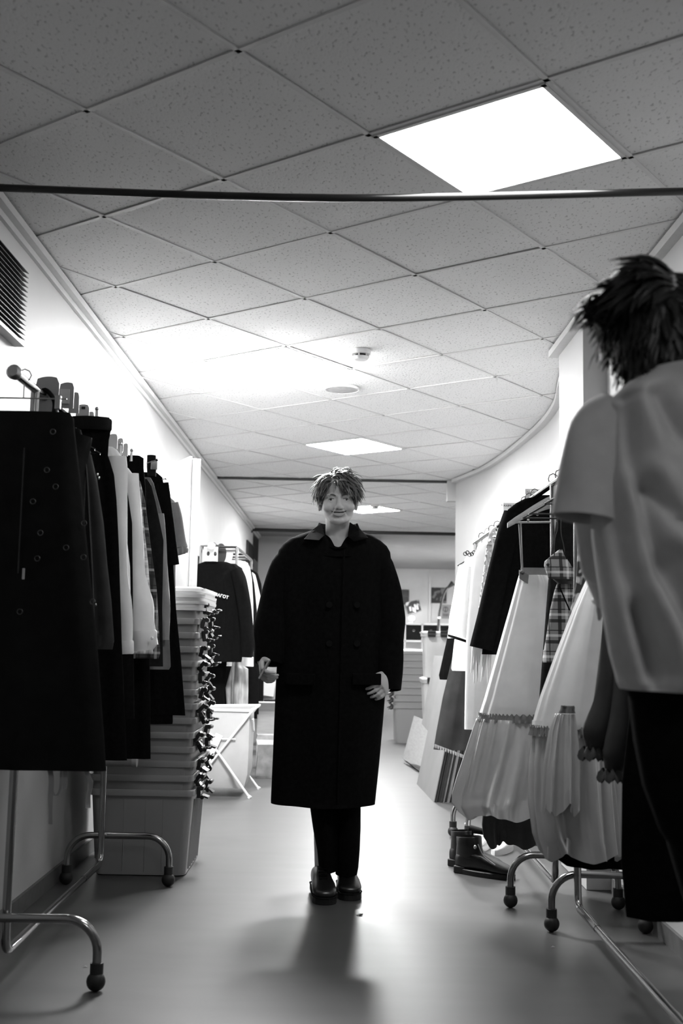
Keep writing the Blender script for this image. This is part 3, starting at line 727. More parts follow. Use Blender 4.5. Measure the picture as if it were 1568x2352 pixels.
# ---------------------------------------------------------------- right racks, front to back
GR = 'clothes on the right racks'
def hr(Y, lab, drop=.09, kind='plastic', mm=None, half=.16, x=RR, yaw=0.0, zr=None):
    return hanger(lab, x, Y, (zr or RRZ) + .002, drop, half, 'hangers on the right racks', mm or m_blackp, kind, yaw)
def ridges(seed, cnt, w0, w1):
    rnd = random.Random(seed)
    return [(2 * PI * (k + rnd.uniform(-.4, .4)) / cnt, rnd.uniform(w0, w1), rnd.uniform(.45, 1.0), rnd.uniform(-.12, .12), rnd.choice((0, 0, 0, 1, 2))) for k in range(cnt)]
def ridge_sum(rg, a, s):
    f = 0.0
    for a0, w_, A, dr, kind in rg:
        d = (a - a0 - dr * s + PI) % (2 * PI) - PI
        if abs(d) > 3 * w_: continue
        e = A * math.exp(-(d / w_) ** 2)
        f += e * (1 if kind == 0 else max(0, 1 - 1.5 * s) if kind == 1 else min(1, 1.4 * s))
    return f
def flounce(t, rows, Y, m, th, fold, nf, seed, name='flounce', n=260, sub=6, wav=.02, cnt=None, w=(.055, .13)):
    R = rows_to_rings(rows, Y, th, 0, nf, seed, 0, th * .8, n=n, sub=sub); out = []; k = len(R)
    rg = ridges(seed, cnt or int(nf * 2.5), *w); fine = ridges(seed + 9, int(nf * 6), .03, .05)
    for i, r in enumerate(R):
        c = sum(r, Vector()) / n; s = min(1.0, (i + 1) / (k - 2)); q = []
        for j, p in enumerate(r):
            a = 2 * PI * j / n
            f = ridge_sum(rg, a, s) - .45 + .35 * max(0, 1 - 3 * s) * ridge_sum(fine, a, s)
            g = min(1, .35 + 1.3 * s)
            q.append(p + Vector((math.cos(a) * fold * f * g * .55, math.sin(a) * fold * f * g, wav * s * s * s * (math.sin(5 * a + seed) * .6 + 1.1 * f))))
        out.append(q)
    return MB().loft(out, True, False).build(name, m, t, smooth=80)
def ruff(t, rows, Y, m, th, n=640, seed=0, amp=.010):       # narrow gathered band
    R = rows_to_rings(rows, Y, th, 0, 7, seed, 0, th, n=n, sub=4)[:-2]; out = []
    for i, r in enumerate(R):
        s = i / (len(R) - 1); q = []
        for j, p in enumerate(r):
            a = 2 * PI * j / n; f = math.sin(62 * a + seed + 2 * math.sin(5 * a)) * .6 + math.sin(97 * a + 2 * seed) * .4
            e = abs(s - .55) * 1.6
            q.append(p + Vector((math.cos(a) * amp * f * .6 * e, math.sin(a) * amp * f * e - amp * .5 * math.sin(a) * 0, amp * .45 * math.sin(62 * a + 1.3 + seed) * (1 - s))))
        out.append(q)
    return MB().loft(out, False, False).build('ruffle_trim', m, t, smooth=80)

# dark clothes nearest the camera, in shade
g = garment('dark_coat', 'long dark coat hanging in the shade at the right edge beside the satin dress', 'coat', 3.10,
    [(1240, 1500, 1640), (1260, 1480, 1680), (1320, 1466, 1700), (1600, 1452, 1710), (1800, 1430, 1715), (1985, 1428, 1715), (2110, 1440, 1715)], m_black, .045, .012, 6, 21, group=GR)  # hem run low to stand in for deep shade near the floor
hr(3.10, 'black hanger carrying the long dark coat at the right edge')
g = garment('dark_blouse', 'dark sheer blouse with long sleeves gathered into frilled cuffs, beside the white dress', 'blouse', 3.42,
    [(1240, 1440, 1560), (1255, 1420, 1590), (1300, 1412, 1600), (1500, 1420, 1600), (1700, 1430, 1600)], m_dsatin, .03, .01, 6, 22, group=GR)
for pts, rad, sd in (([(1420, 1290), (1412, 1450), (1404, 1600), (1372, 1690), (1362, 1722)], [.035, .042, .050, .046, .024], 1), ([(1450, 1300), (1446, 1480), (1438, 1640), (1416, 1740), (1406, 1772)], [.035, .04, .046, .044, .022], 2)):
    yy = 3.36 - .03 * sd
    sleeve(g, [at(x, y, yy) for x, y in pts], rad, m_dsatin, fold=.06, seed=sd)
    q = at(*pts[-1], yy); rg = []
    for dz, r in ((.004, .022), (-.008, .034), (-.024, .038), (-.026, .034)):
        rg.append([q + Vector((-.006, 0, 0)) + Vector((math.cos(2 * PI * j / 40) * r * (1 + .14 * math.sin(8 * 2 * PI * j / 40)), math.sin(2 * PI * j / 40) * r * .8, dz + .007 * math.sin(8 * 2 * PI * j / 40 + 1))) for j in range(40)])
    MB().loft(rg, False, False).build('frilled_cuff', m_dsatin, g, smooth=60)
hr(3.42, 'black hanger carrying the dark sheer blouse')
# white dress with satin flounce
g = garment('white_dress', 'white jersey dress with dark ruffle trim and shiny satin flounce, nearest of the two', 'dress', 3.85,
    [(1285, 1367, 1373), (1292, 1366, 1374)], m_white, .012, 0, 4, 23, group=GR, th0=.010, n=24, part='neck_tie')
flounce(g, [(1291, 1366, 1374), (1312, 1357, 1381), (1400, 1318, 1388), (1500, 1279, 1394), (1600, 1243, 1404), (1690, 1217, 1414)], 3.85, m_white, .085, .016, 4, 41, 'skirt_panel', cnt=11, w=(.14, .26), wav=0)
flounce(g, [(1676, 1226, 1406), (1700, 1222, 1410), (1760, 1216, 1414), (1850, 1214, 1420), (1920, 1224, 1424), (1962, 1240, 1426)], 3.85, m_satin, .105, .062, 9, 5)
ruff(g, [(1668, 1219, 1412), (1690, 1215, 1414)], 3.85, m_satin2, .094, seed=1)
# raised satin insert in the front
flounce(g, [(1640, 1276, 1318), (1680, 1262, 1324), (1760, 1250, 1330), (1860, 1244, 1330)], 3.755, m_satin, .024, .030, 5, 8, 'satin_insert', n=120)
ruff(g, [(1622, 1290, 1318), (1638, 1284, 1320)], 3.755, m_satin2, .014, n=160, seed=2, amp=.006)
MB().box(at(1369, 1300, 3.83), (.022, .03, .012)).build('bow_knot', m_dsatin, g, bev=.004)
MB().tube([at(1370, 1294, 3.85), Vector((at(1370, 1294, 3.85).x + .01, 3.85, RRZ - .09))], .003, 6).build('strap', m_white, g)
hr(3.85, 'black hanger carrying the white satin-flounced dress nearest the camera'); dress1 = g
gpart(dress1, 'underskirt', 4.0, [(1640, 1285, 1420), (1750, 1270, 1440), (1900, 1256, 1450), (1962, 1262, 1450), (1990, 1300, 1450)], m_blackc, .06, .012, 6, 24)
g = garment('floral_top', 'dark floral print top between the plaid dress and the white dress', 'top', 4.22,
    [(1232, 1345, 1380), (1245, 1332, 1390), (1262, 1326, 1392), (1300, 1325, 1394), (1345, 1322, 1394), (1400, 1310, 1390), (1440, 1305, 1390)], m_floral, .03, .008, 6, 25, group=GR)
hr(4.22, 'black hanger carrying the dark floral top')
g = garment('plaid_dress', 'tartan pinafore dress with a cup bodice and tie waist on the right rack', 'dress', 4.56,
    [(1340, 1280, 1322), (1356, 1274, 1325), (1400, 1264, 1325), (1450, 1257, 1324), (1500, 1249, 1322), (1522, 1246, 1320)], m_plaidm, .035, .006, 5, 26, group=GR, skew=-.2)
gpart(g, 'bodice', 4.54, [(1262, 1284, 1288), (1276, 1266, 1296), (1290, 1250, 1306), (1300, 1249, 1312), (1318, 1255, 1322), (1331, 1260, 1322)], m_plaidm, .042, .002, 4, 1, th0=.01)
gpart(g, 'waist_band', 4.55, [(1326, 1264, 1320), (1342, 1282, 1322)], m_dsatin, .03, 0, 4, 1, th0=.03)
MB().tube(smoothpath([at(1272, 1285, 4.53), at(1274, 1240, 4.54), at(1281, 1205, 4.55), Vector((RR - .05, 4.56, RRZ - .102))], 5), .006, 8, flat=.3).build('strap', m_charc, g)
MB().tube(smoothpath([at(1300, 1285, 4.53), at(1294, 1250, 4.54), at(1288, 1215, 4.55), Vector((RR - .02, 4.56, RRZ - .090))], 5), .006, 8, flat=.3).build('strap', m_charc, g)
MB().tube(smoothpath([at(1284, 1346, 4.50), at(1294, 1370, 4.50), at(1308, 1402, 4.50)], 4), .003, 6).build('tie', m_black, g)
MB().ell(at(1258, 1297, 4.49), (.007, .004, .007), 10, 6).build('button', m_blackp, g)
hr(4.56, 'black hanger carrying the tartan pinafore dress')
g = garment('black_dress', 'long dark lace-topped dress behind the tartan pinafore', 'dress', 4.72,
    [(1160, 1296, 1312), (1176, 1288, 1322), (1202, 1276, 1332), (1260, 1266, 1336), (1340, 1258, 1336), (1500, 1246, 1336), (1600, 1238, 1336), (1642, 1236, 1336)], m_charc, .035, .008, 6, 27, group=GR)
hr(4.72, 'black hanger carrying the long dark lace-topped dress')
# second white dress on a wooden hanger
YH = 4.90
hx = (at(1172, 1215, YH).x + .225)
t = hanger('pale wooden hanger with a trouser bar, in front of the black jacket', RR + .005, YH, at(1275, 1158, YH).z + .10, .10, .195, 'hangers on the right racks', m_wood, 'wood', .25)
g = garment('white_dress', 'white jersey dress with slanted grey waistband and satin flounce under the wooden hanger', 'dress', 5.0,
    [(1312, 1194, 1230), (1330, 1192, 1270)], m_grey, .02, 0, 4, 28, group=GR, th0=.016, n=24, part='waist_lining')
flounce(g, [(1322, 1193, 1262), (1340, 1188, 1275), (1400, 1172, 1285), (1500, 1144, 1290), (1600, 1116, 1290), (1648, 1101, 1290)], 5.0, m_white2, .085, .018, 4, 52, 'skirt_panel', cnt=11, w=(.14, .26), wav=0)
wb = []
for u, (x, y0_, y1_) in enumerate(((1192, 1309, 1328), (1206, 1316, 1338), (1226, 1328, 1350), (1256, 1352, 1372), (1290, 1372, 1392))):
    a, b = at(x, y0_, 4.955), at(x, y1_, 4.955); wb.append([a + Vector((0, .006, 0)), a - Vector((0, .004, 0)), b - Vector((0, .004, 0)), b + Vector((0, .006, 0))])
MB().loft(wb).build('waistband', m_grey, g)
flounce(g, [(1652, 1102, 1280), (1700, 1088, 1282), (1760, 1070, 1282), (1825, 1050, 1276), (1850, 1048, 1270), (1872, 1062, 1262)], 5.0, m_satin, .11, .066, 10, 6)
ruff(g, [(1640, 1101, 1284), (1658, 1098, 1284)], 5.0, m_satin2, .096, seed=3)
MB().tube([at(1198, 1312, 4.95), at(1191, 1204, 4.95)], .0028, 6).build('strap', m_lgrey, g)
MB().tube([at(1200, 1312, 4.95), at(1196, 1202, 4.95)], .0028, 6).build('strap', m_lgrey, g)
MB().ell(at(1199, 1313, 4.945), (.010, .006, .008), 8, 6).build('strap_knot', m_grey, g)
gpart(g, 'underskirt', 5.14, [(1660, 1130, 1262), (1800, 1112, 1262), (1880, 1110, 1262)], m_charc, .05, .01, 6, 29)
flounce(g, [(1862, 1108, 1262), (1895, 1106, 1262), (1925, 1110, 1258), (1938, 1116, 1250)], 5.14, m_dsatin, .06, .02, 8, 11, 'rolled_hem', n=160, wav=.02)
# black jacket
g = garment('black_jacket', 'black tailored jacket with long hanging sleeve behind the wooden hanger', 'jacket', 5.34,
    [(1138, 1240, 1290), (1146, 1205, 1310), (1156, 1186, 1325), (1172, 1166, 1335), (1200, 1158, 1340), (1300, 1140, 1340), (1400, 1120, 1340), (1490, 1108, 1340), (1505, 1106, 1340)], m_black, .03, .006, 6, 30, group=GR)
sleeve(g, [at(1178, 1178, 5.32), at(1160, 1250, 5.31), at(1134, 1360, 5.31), at(1106, 1490, 5.31)], [.045, .052, .052, .056], m_black, flat=.6, fold=.03)
hr(5.34, 'black hooked hanger carrying the black jacket', .085)
for k, (x, Y) in enumerate(((1197, 5.62), (1222, 5.5))):
    hr(Y, ['spare black hook on the far part of the middle right rail', 'spare black hook next to the jacket on the middle right rail'][k], .05)
# size divider cards with lettering
def textmesh(name, txt, size, m, parent, loc, rot, depth=.0006):
    cu = bpy.data.curves.new('lettering_curve', 'FONT'); cu.body = txt; cu.size = size; cu.align_x = 'CENTER'; cu.extrude = depth; cu.offset = size * .02 if size > .02 else 0
    o = bpy.data.objects.new('lettering_curve', cu); C.objects.link(o); bpy.context.view_layer.update()
    me = bpy.data.meshes.new_from_object(o.evaluated_get(bpy.context.evaluated_depsgraph_get())); bpy.data.objects.remove(o); bpy.data.curves.remove(cu)
    me.materials.clear(); me.materials.append(m)
    q = child(name, me, parent, Vector(loc) - W[parent], rot); W[q] = Vector(loc); return q
for x, y, Y, tx, lab in ((1171, 1163, 5.92, 'MAXIMUM LM', 'white size card with black handwriting at the far end of the rail'), (1222, 1132, 5.52, 'MINIMUM', 'white size card with black handwriting behind the hooks on the rail')):
    p = at(x, y, Y); t = thing('size_card', lab, 'card', (p.x, Y, p.z - .05), 'lettered cards on the right rail')
    MB().box((p.x + .003, Y, p.z - .018), (.078, .003, .075)).build('card', m_paper, t, smooth=0)
    if tx == 'MINIMUM':
        MB().tube([Vector((p.x - .028 + .0042 * q, Y - .0022, p.z + .002 + .0045 * math.sin(q * 2.4) + .002 * math.sin(q * 1.1))) for q in range(14)], .0009, 5).build('handwriting', m_ink, t)
    else: textmesh('lettering', tx, .0165, m_ink, t, (p.x + .003, Y - .002, p.z - .002), (PI / 2, 0, 0))
# lace, robes, blouse
g = garment('crochet_cardigan', 'open crochet net cardigan with fringe between the black jacket and white robe', 'cardigan', 5.62,
    [(1206, 1140, 1250), (1216, 1128, 1262), (1230, 1120, 1270), (1300, 1111, 1270), (1400, 1098, 1270), (1480, 1090, 1270)], m_lace, .03, .006, 6, 31, group=GR)
MB().tube(smoothpath([at(x, y, 5.58) for x, y in ((1148, 1208), (1140, 1240), (1124, 1320), (1106, 1410), (1090, 1484))], 4), .007, 8).build('front_border', m_white2, g)
for k in range(14):
    x = 1086 + k * 3.1; p = at(x, 1484, 5.60); q = at(x - 4 + 3 * math.sin(k * 2.1), 1545 + 25 * math.sin(k * 1.7), 5.60)
    MB().tube(smoothpath([p, (p + q) / 2 + Vector((.004 * math.sin(k), 0, 0)), q], 3), [.005, .006, .005, .004, .004, .004, .002], 6).build('fringe', m_white2, g)
hr(5.62, 'black hanger carrying the crochet cardigan', .10)
g = garment('white_robe', 'long white robe with a rounded shoulder, hem just above the leaning boards', 'robe', 6.0,
    [(1246, 1108, 1200), (1254, 1098, 1220), (1275, 1088, 1230), (1330, 1082, 1230), (1420, 1074, 1230), (1470, 1070, 1220), (1600, 1067, 1200), (1668, 1066, 1180), (1676, 1066, 1178)], m_white, .03, .006, 7, 32, group=GR)
hr(6.0, 'dark hanger carrying the long white robe', .10)
g = garment('white_blouse', 'white wide-sleeved blouse with black hem trim at the far end of the right racks', 'blouse', 6.62,
    [(1276, 1076, 1150), (1284, 1068, 1165), (1310, 1062, 1170), (1340, 1060, 1170), (1400, 1056, 1165), (1460, 1052, 1160)], m_white2, .03, .006, 6, 33, group=GR)
sleeve(g, [at(1068, 1300, 6.58), at(1060, 1360, 6.57), at(1054, 1420, 6.57), at(1054, 1466, 6.57)], [.035, .045, .058, .064], m_white2, flat=.55, fold=.05)
c_ = at(1054, 1468, 6.57); MB().loft([[c_ + Vector((math.cos(2 * PI * j / 24) * r, math.sin(2 * PI * j / 24) * r * .58, z - .02 * math.cos(2 * PI * j / 24))) for j in range(24)] for r, z in ((.066, .008), (.067, -.006), (.062, -.006))], False, False).build('hem_trim', m_black, g)
hr(6.62, 'dark beaded hanger carrying the white wide-sleeved blouse', .10, zr=RRZ - .02)
t = thing('hair_clip', 'dark openwork clips on the rail above the white blouse', 'clip', at(1077, 1278, 6.5), None)
for k in range(5): MB().torus(at(1068 + k * 5, 1272 - 3 * math.sin(k * 2), 6.5), .010, .003, 'y', 10, 5).build('loop', m_blackp, t)
g = garment('white_vest', 'white vest with a frayed hem hanging over the denim skirt', 'vest', 6.86,
    [(1400, 1052, 1110), (1430, 1050, 1110), (1480, 1042, 1110), (1536, 1036, 1105), (1541, 1038, 1105)], m_white, .028, .006, 6, 34, group=GR)
hr(6.86, 'dark hanger carrying the white frayed vest', .10, zr=RRZ - .02)
g = garment('denim_skirt', 'dark denim skirt with a pale frayed hem above the leaning boards', 'skirt', 7.05,
    [(1480, 1046, 1110), (1530, 1034, 1108), (1600, 1017, 1104), (1680, 1002, 1100), (1722, 995, 1096)], m_denim, .05, .008, 5, 35, group=GR)
for k in range(26):
    u = k / 25; x = 996 + 72 * u; y = 1708 + 27 * u; p = at(x, y, 6.995)
    MB().tube([p, p + Vector((.003 * math.sin(k * 3), -.002, -.022))], [.004, .002], 5).build('hem_fray', m_lgrey, g)
hr(7.05, 'clip hanger carrying the dark denim skirt', .2, 'clip', half=.12, zr=RRZ - .02)
g = garment('black_coat', 'narrow black coat edge hanging beyond the denim skirt', 'coat', 7.35,
    [(1340, 1056, 1120), (1360, 1048, 1130), (1420, 1036, 1130), (1480, 1024, 1130), (1552, 1008, 1120), (1562, 1010, 1120)], m_black, .03, .006, 6, 36, group=GR, skew=-.1)
hr(7.35, 'dark hanger carrying the narrow black coat', .10, zr=RRZ - .02)

# ---------------------------------------------------------------- ankle boots and trainers on the floor
def boot(lab, toe, heel, group, hgt=.17):
    toe, heel = Vector(toe), Vector(heel); d = (toe - heel).normalized(); s = Vector((-d.y, d.x, 0)); L = (toe - heel).length
    t = thing('ankle_boot', lab, 'boot', ((toe + heel) / 2)[:], group)
    def sec(u, wd, z0, z1, n=20, sq=.7):
        c = heel + d * (u * L); out = []
        for k in range(n):
            a = 2 * PI * k / n; x = math.copysign(abs(math.cos(a)) ** sq, math.cos(a)) * wd; z = (z0 + z1) / 2 + math.copysign(abs(math.sin(a)) ** sq, math.sin(a)) * (z1 - z0) / 2
            out.append(c + s * x + Vector((0, 0, z)))
        return out
    MB().loft([sec(.0, .015, .03, .07), sec(.03, .034, .024, .09), (sec(.15, .040, .022, .105)), sec(.32, .041, .022, .11), sec(.5, .043, .022, .10), sec(.68, .048, .022, .078), sec(.85, .047, .022, .064), sec(.95, .036, .022, .052), sec(1.0, .012, .026, .038)]).build('vamp', m_shoe, t, smooth=70)
    def oval(z, u0, u1, wd, n=24, dz=0):
        c = heel + d * ((u0 + u1) / 2 * L); a_ = (u1 - u0) / 2 * L
        return [c + d * (a_ * math.cos(2 * PI * k / n)) + s * (wd * math.sin(2 * PI * k / n)) + Vector((0, 0, z + dz * math.cos(2 * PI * k / n))) for k in range(n)]
    MB().loft([oval(.05, -.01, .50, .040), oval(.10, .0, .47, .040), oval(.13, .01, .44, .041), oval(hgt, .0, .43, .043, dz=.006), oval(hgt + .004, .01, .42, .040, dz=.006), oval(hgt - .03, .03, .40, .036)], True, True).build('shaft', m_shoe, t, smooth=70)
    MB().loft([oval(.0, -.015, 1.02, .048), oval(.022, -.02, 1.02, .050), oval(.026, -.01, 1.01, .046)]).build('sole', m_rubber, t)
    MB().box(heel + d * (.10 * L) + Vector((0, 0, .018)), (.06, .075, .036), rotz(math.atan2(d.y, d.x))).build('heel', m_rubber, t, bev=.006)
    MB().tube(smoothpath([heel + d * (.45 * L) + s * -.044 + Vector((0, 0, .15)), heel + d * (.55 * L) - s * .045 + Vector((0, 0, .10)), heel + d * (.75 * L) - s * .047 + Vector((0, 0, .066))], 4), .003, 6).build('zip', m_steel, t)
    MB().ell(heel + d * (.40 * L) - s * .044 + Vector((0, 0, .135)), (.008, .008, .010), 8, 6).build('pull_tab', m_steel, t)
    return t
boot('black leather ankle boot in front, toe pointing at the rack foot', (.835, 5.36, 0), (.585, 5.53, 0), 'pair of ankle boots')
b2 = boot('black leather ankle boot behind the nearer one', (.80, 5.52, 0), (.575, 5.69, 0), 'pair of ankle boots')
MB().tube([(.66, 5.64, .185), (.75, 5.60, .172)], [.02, .014], 10).build('folded_tongue', m_shoe, b2)
def trainer(lab, c, an_, group):
    R = rotz(an_); c = Vector(c); t = thing('trainer', lab, 'shoe', c[:], group)
    rg = []
    for u, wd, z1 in ((-.13, .02, .07), (-.12, .034, .085), (-.05, .038, .085), (.0, .04, .075), (.06, .044, .058), (.11, .036, .045), (.135, .012, .03)):
        rg.append([c + R @ Vector((u, math.cos(2 * PI * k / 16) * wd, .02 + (z1 - .02) * (.5 + .5 * math.sin(2 * PI * k / 16)))) for k in range(16)])
    MB().loft(rg).build('upper', m_white, t, smooth=70)
    MB().loft([[c + R @ Vector((math.cos(2 * PI * k / 24) * .14, math.sin(2 * PI * k / 24) * .047, z)) for k in range(24)] for z in (0, .024)]).build('sole', m_whp, t)
    for k in range(3): MB().tube([c + R @ Vector((.0 + k * .022, -.022, .082 - k * .008)), c + R @ Vector((.0 + k * .022, .022, .082 - k * .008))], .0035, 6).build('lace', m_whp, t)
trainer('white trainer under the satin hem, left of its pair', (.765, 6.12, 0), -2.0, 'white trainers under the rack')
trainer('white trainer under the satin hem, right of its pair', (.885, 6.08, 0), -2.0, 'white trainers under the rack')

# ---------------------------------------------------------------- nested plastic boxes, left
BX, BY, BW, BD = -.905, 5.545, .49, .57                  # centre, outer width (x) and depth (y)
def box_mesh(hgt, flare, rim_h, m, wall=.004, ribs=True):
    """open tub: tapered walls, thick rim, ribs on the long side; origin at the floor centre"""
    mb = MB()
    def rr(z, sx, sy, r=.035, n=5):
        P = []
        for cx, cy, a0 in ((1, 1, 0), (-1, 1, PI / 2), (-1, -1, PI), (1, -1, 3 * PI / 2)):
            for k in range(n + 1):
                a = a0 + PI / 2 * k / n; P.append(Vector((cx * (sx / 2 - r) + r * math.cos(a), cy * (sy / 2 - r) + r * math.sin(a), z)))
        return P
    w0, d0 = BW - flare, BD - flare
    R = [rr(.0, w0 - .02, d0 - .02), rr(.006, w0, d0), rr(hgt - rim_h, BW - .028, BD - .028), rr(hgt - rim_h + .001, BW - .002, BD - .002), rr(hgt - .004, BW, BD), rr(hgt, BW - .006, BD - .006),
         rr(hgt - .002, BW - .030, BD - .030), rr(hgt - rim_h, BW - .036, BD - .036), rr(.010, w0 - .01, d0 - .01)]
    mb.loft(R, True, True)
    return mb
def lid_mesh():
    mb = MB()
    def rr(z, k):
        P = []; r = .04
        for cx, cy, a0 in ((1, 1, 0), (-1, 1, PI / 2), (-1, -1, PI), (1, -1, 3 * PI / 2)):
            for q in range(6):
                a = a0 + PI / 2 * q / 5; P.append(Vector((cx * ((BW + k) / 2 - r) + r * math.cos(a), cy * ((BD + k) / 2 - r) + r * math.sin(a), z)))
        return P
    return mb.loft([rr(0, -.02), rr(.0, .008), rr(.014, .012), rr(.016, -.03), rr(.022, -.05), rr(.022, -.10), rr(.018, -.12)])
def latch_mb(mb=None):
    m = MB(); m.box((.014, 0, 0), (.018, .078, .050)); m.tube([(.026, -.040, .020), (.026, .040, .020)], .011, 10); m.tube([(.030, -.036, -.022), (.030, .036, -.022)], .010, 10); m.box((.042, 0, -.020), (.034, .064, .008), Matrix.Rotation(.35, 3, 'Y')); return m
def place_local(mb, name, m, parent, smooth=40, bev=0):
    """build with local coordinates under an Empty"""
    W_ = W[parent]; W[parent] = Vector((0, 0, 0)); o = mb.build(name, m, parent, smooth=smooth, bev=bev); W[parent] = W_; return o
def boxthing(lab, cat, loc, group, mk, rz=0):
    t = thing('storage_box', lab, cat, loc, group, rz)
    o = place_local(mk, 'tub', m_tub, t, 45); return t, o
HB = .395; PITCH = .066; NB = 14
ords = ['bottom', 'second', 'third', 'fourth', 'fifth', 'sixth', 'seventh', 'eighth', 'ninth', 'tenth', 'eleventh', 'twelfth', 'thirteenth', 'topmost']
tub_me = None; lat_me = None; rib_me = None; hook_me = None
for k in range(NB):
    rnd = random.Random(k); dx = rnd.uniform(-.008, .008); dy = rnd.uniform(-.01, .01)
    z = .0 if k == 0 else k * PITCH
    lab = (ords[k] + ' frosted plastic storage box of the tall nested stack on the left') if k not in (0,) else 'bottom frosted plastic storage box with ribbed end, carrying the nested stack'
    t = thing('storage_box', lab, 'storage box', (BX + dx, BY + dy, z), 'nested boxes on the left', rnd.uniform(-.012, .012))
    if tub_me is None:
        tub_me = place_local(box_mesh(HB, .075, .030, m_tub), 'tub', m_tub, t, 45).data
        mb = MB()
        for q in range(6):
            y = -.16 + q * .064; mb.loft([[Vector((BW / 2 - .0375 + u * .022 - .002, y - .007, zz)), Vector((BW / 2 - .0375 + u * .022 + .006, y, zz)), Vector((BW / 2 - .0375 + u * .022 - .002, y + .007, zz))] for u, zz in ((.05, .02), (.95, .34))])
        rib_me = place_local(mb, 'rib', m_tub, t, 0); bpy.data.objects.remove(rib_me); rib_me = None
        for q in range(6):
            y = -.16 + q * .064; mb = MB(); mb.loft([[Vector((BW / 2 - .0375 + u * .022 - .004, y - .008, zz)), Vector((BW / 2 - .0375 + u * .022 + .007, y, zz)), Vector((BW / 2 - .0375 + u * .022 - .004, y + .008, zz))] for u, zz in ((.05, .02), (.95, .34))])
            place_local(mb, 'rib', m_tub, t, 0)
        for y in (.02, .10, -.08):
            mb = MB(); mb.loft([[Vector((y - .002, -BD / 2 + .0375 - u * .022, zz)), Vector((y, -BD / 2 + .034 - u * .022, zz)), Vector((y + .002, -BD / 2 + .0375 - u * .022, zz))] for u, zz in ((.05, .02), (.95, .35))]); place_local(mb, 'moulded_line', m_tub, t, 0)
    else: child('tub', tub_me, t)
    for s in (-1, 1):
        yy = s * .150 + rnd.uniform(-.012, .012) + (.03 if k % 2 else -.01)
        if lat_me is None:
            o = place_local(latch_mb(), 'latch', m_clipd, t, 40, .002); lat_me = o.data; o.location = (BW / 2 - .004, yy, HB - .02); o.rotation_euler = (0, .0, 0)
        else:
            o = child('latch', lat_me, t, (BW / 2 - .004, yy, HB - .02), (rnd.uniform(-.05, .05), rnd.choice([-.5, -.1, .25, .6]) + rnd.uniform(-.1, .1), rnd.uniform(-.1, .1)))
        md_ = o.modifiers.new('bevel', 'BEVEL') if not o.modifiers else None
        if md_: md_.width = .002
top = (NB - 1) * PITCH + HB - .02
lid_me = None
t_lid = ['lowest', 'second', 'third', 'fourth', 'fifth', 'sixth', 'topmost']
for k in range(7):
    rnd = random.Random(50 + k); z = top - .010 + k * .0150
    t = thing('box_lid', t_lid[k] + ' white plastic lid lying on the tall box stack', 'lid', (BX + rnd.uniform(.0, .02), BY + rnd.uniform(-.01, .02), z), 'lids on the left stack', rnd.uniform(-.03, .03))
    if lid_me is None: lid_me = place_local(lid_mesh(), 'panel', m_lid, t, 40).data
    else: child('panel', lid_me, t)
# ---------------------------------------------------------------- far left: rail frame with black tops, hamper, chair, bag
t = thing('clothes_rack', 'double-rail chrome rack far on the left holding black tops', 'clothes rack', (-.97, 9.7, 0), None)
for x in (-1.13, -.84):
    MB().tube([(x, 9.0, 1.825), (x, 10.5, 1.825)], .012, 10).build('side_rail', m_chrome, t)
    for y in (9.0, 10.5): MB().tube([(x, y, 0), (x, y, 1.825)], .012, 10).build('post', m_chrome, t)
for k in range(5): MB().tube([(-1.13, 9.0 + k * .375, 1.825), (-.84, 9.0 + k * .375, 1.825)], .011, 8).build('cross_bar', m_chrome, t)
MB().tube([(-1.0, 8.62, 1.80), (-1.0, 10.5, 1.80)], .013, 10).build('hanging_rail', m_chrome, t)
MB().tube([(-1.0, 8.60, 1.80), (-1.0, 8.62, 1.80)], .03, 14).build('end_disc', m_steel, t)
MB().tube([(-1.0, 9.0, 1.80), (-1.0, 9.0, 1.825)], .012, 8).build('bracket', m_steel, t)
GB = 'clothes on the far left rack'
def hb(Y, lab, mm=m_whp): hanger(lab, -1.0, Y, 1.802, .11, .17, 'hangers on the far left rack', mm)
g = garment('black_t_shirt', 'black long-sleeved top with white lettering on the far left rack', 't-shirt', 8.75,
    [(1290, 470, 520), (1296, 455, 538), (1306, 446, 547), (1330, 446, 553), (1400, 446, 556), (1470, 446, 556), (1512, 446, 556), (1520, 446, 554)], m_blackc, .035, .008, 6, 41, group=GB)
sleeve(g, [at(541, 1308, 8.73), at(552, 1340, 8.72), at(562, 1400, 8.72), at(568, 1470, 8.72), at(566, 1510, 8.72)], [.045, .055, .055, .05, .045], m_blackc, fold=.04)
p = at(494, 1370, 8.70); textmesh('lettering', 'Й ЗАГОТ', .034, m_whp, g, (at(503, 1370, 8.7).x, 8.703, at(503, 1371, 8.7).z), (PI / 2, .22, 0), .001)
hb(8.75, 'white hanger carrying the black top with lettering')
g = garment('black_t_shirt', 'plain black top directly behind the lettered one on the far left rack', 't-shirt', 8.95,
    [(1294, 490, 540), (1304, 470, 556), (1330, 466, 564), (1400, 466, 576), (1480, 466, 582), (1508, 466, 582)], m_charc, .03, .008, 6, 42, group=GB)
hb(8.95, 'white hanger carrying the plain black top')
g = garment('black_trousers', 'long black trousers hanging left of the pale washed skirt on the far left rack', 'trousers', 9.0,
    [(1330, 450, 512), (1345, 448, 516), (1500, 446, 522), (1600, 446, 516), (1640, 446, 518)], m_blackc, .03, .006, 5, 48, group=GB)
hb(9.0, 'white hanger carrying the long black trousers')
g = garment('white_shirt', 'white shirt showing between black tops on the far left rack', 'shirt', 9.25,
    [(1287, 500, 552), (1292, 490, 568), (1305, 486, 574), (1330, 486, 578), (1380, 486, 581), (1500, 486, 582), (1530, 486, 582)], m_white, .03, .006, 6, 43, group=GB)
hb(9.25, 'white hanger carrying the white shirt on the far rack')
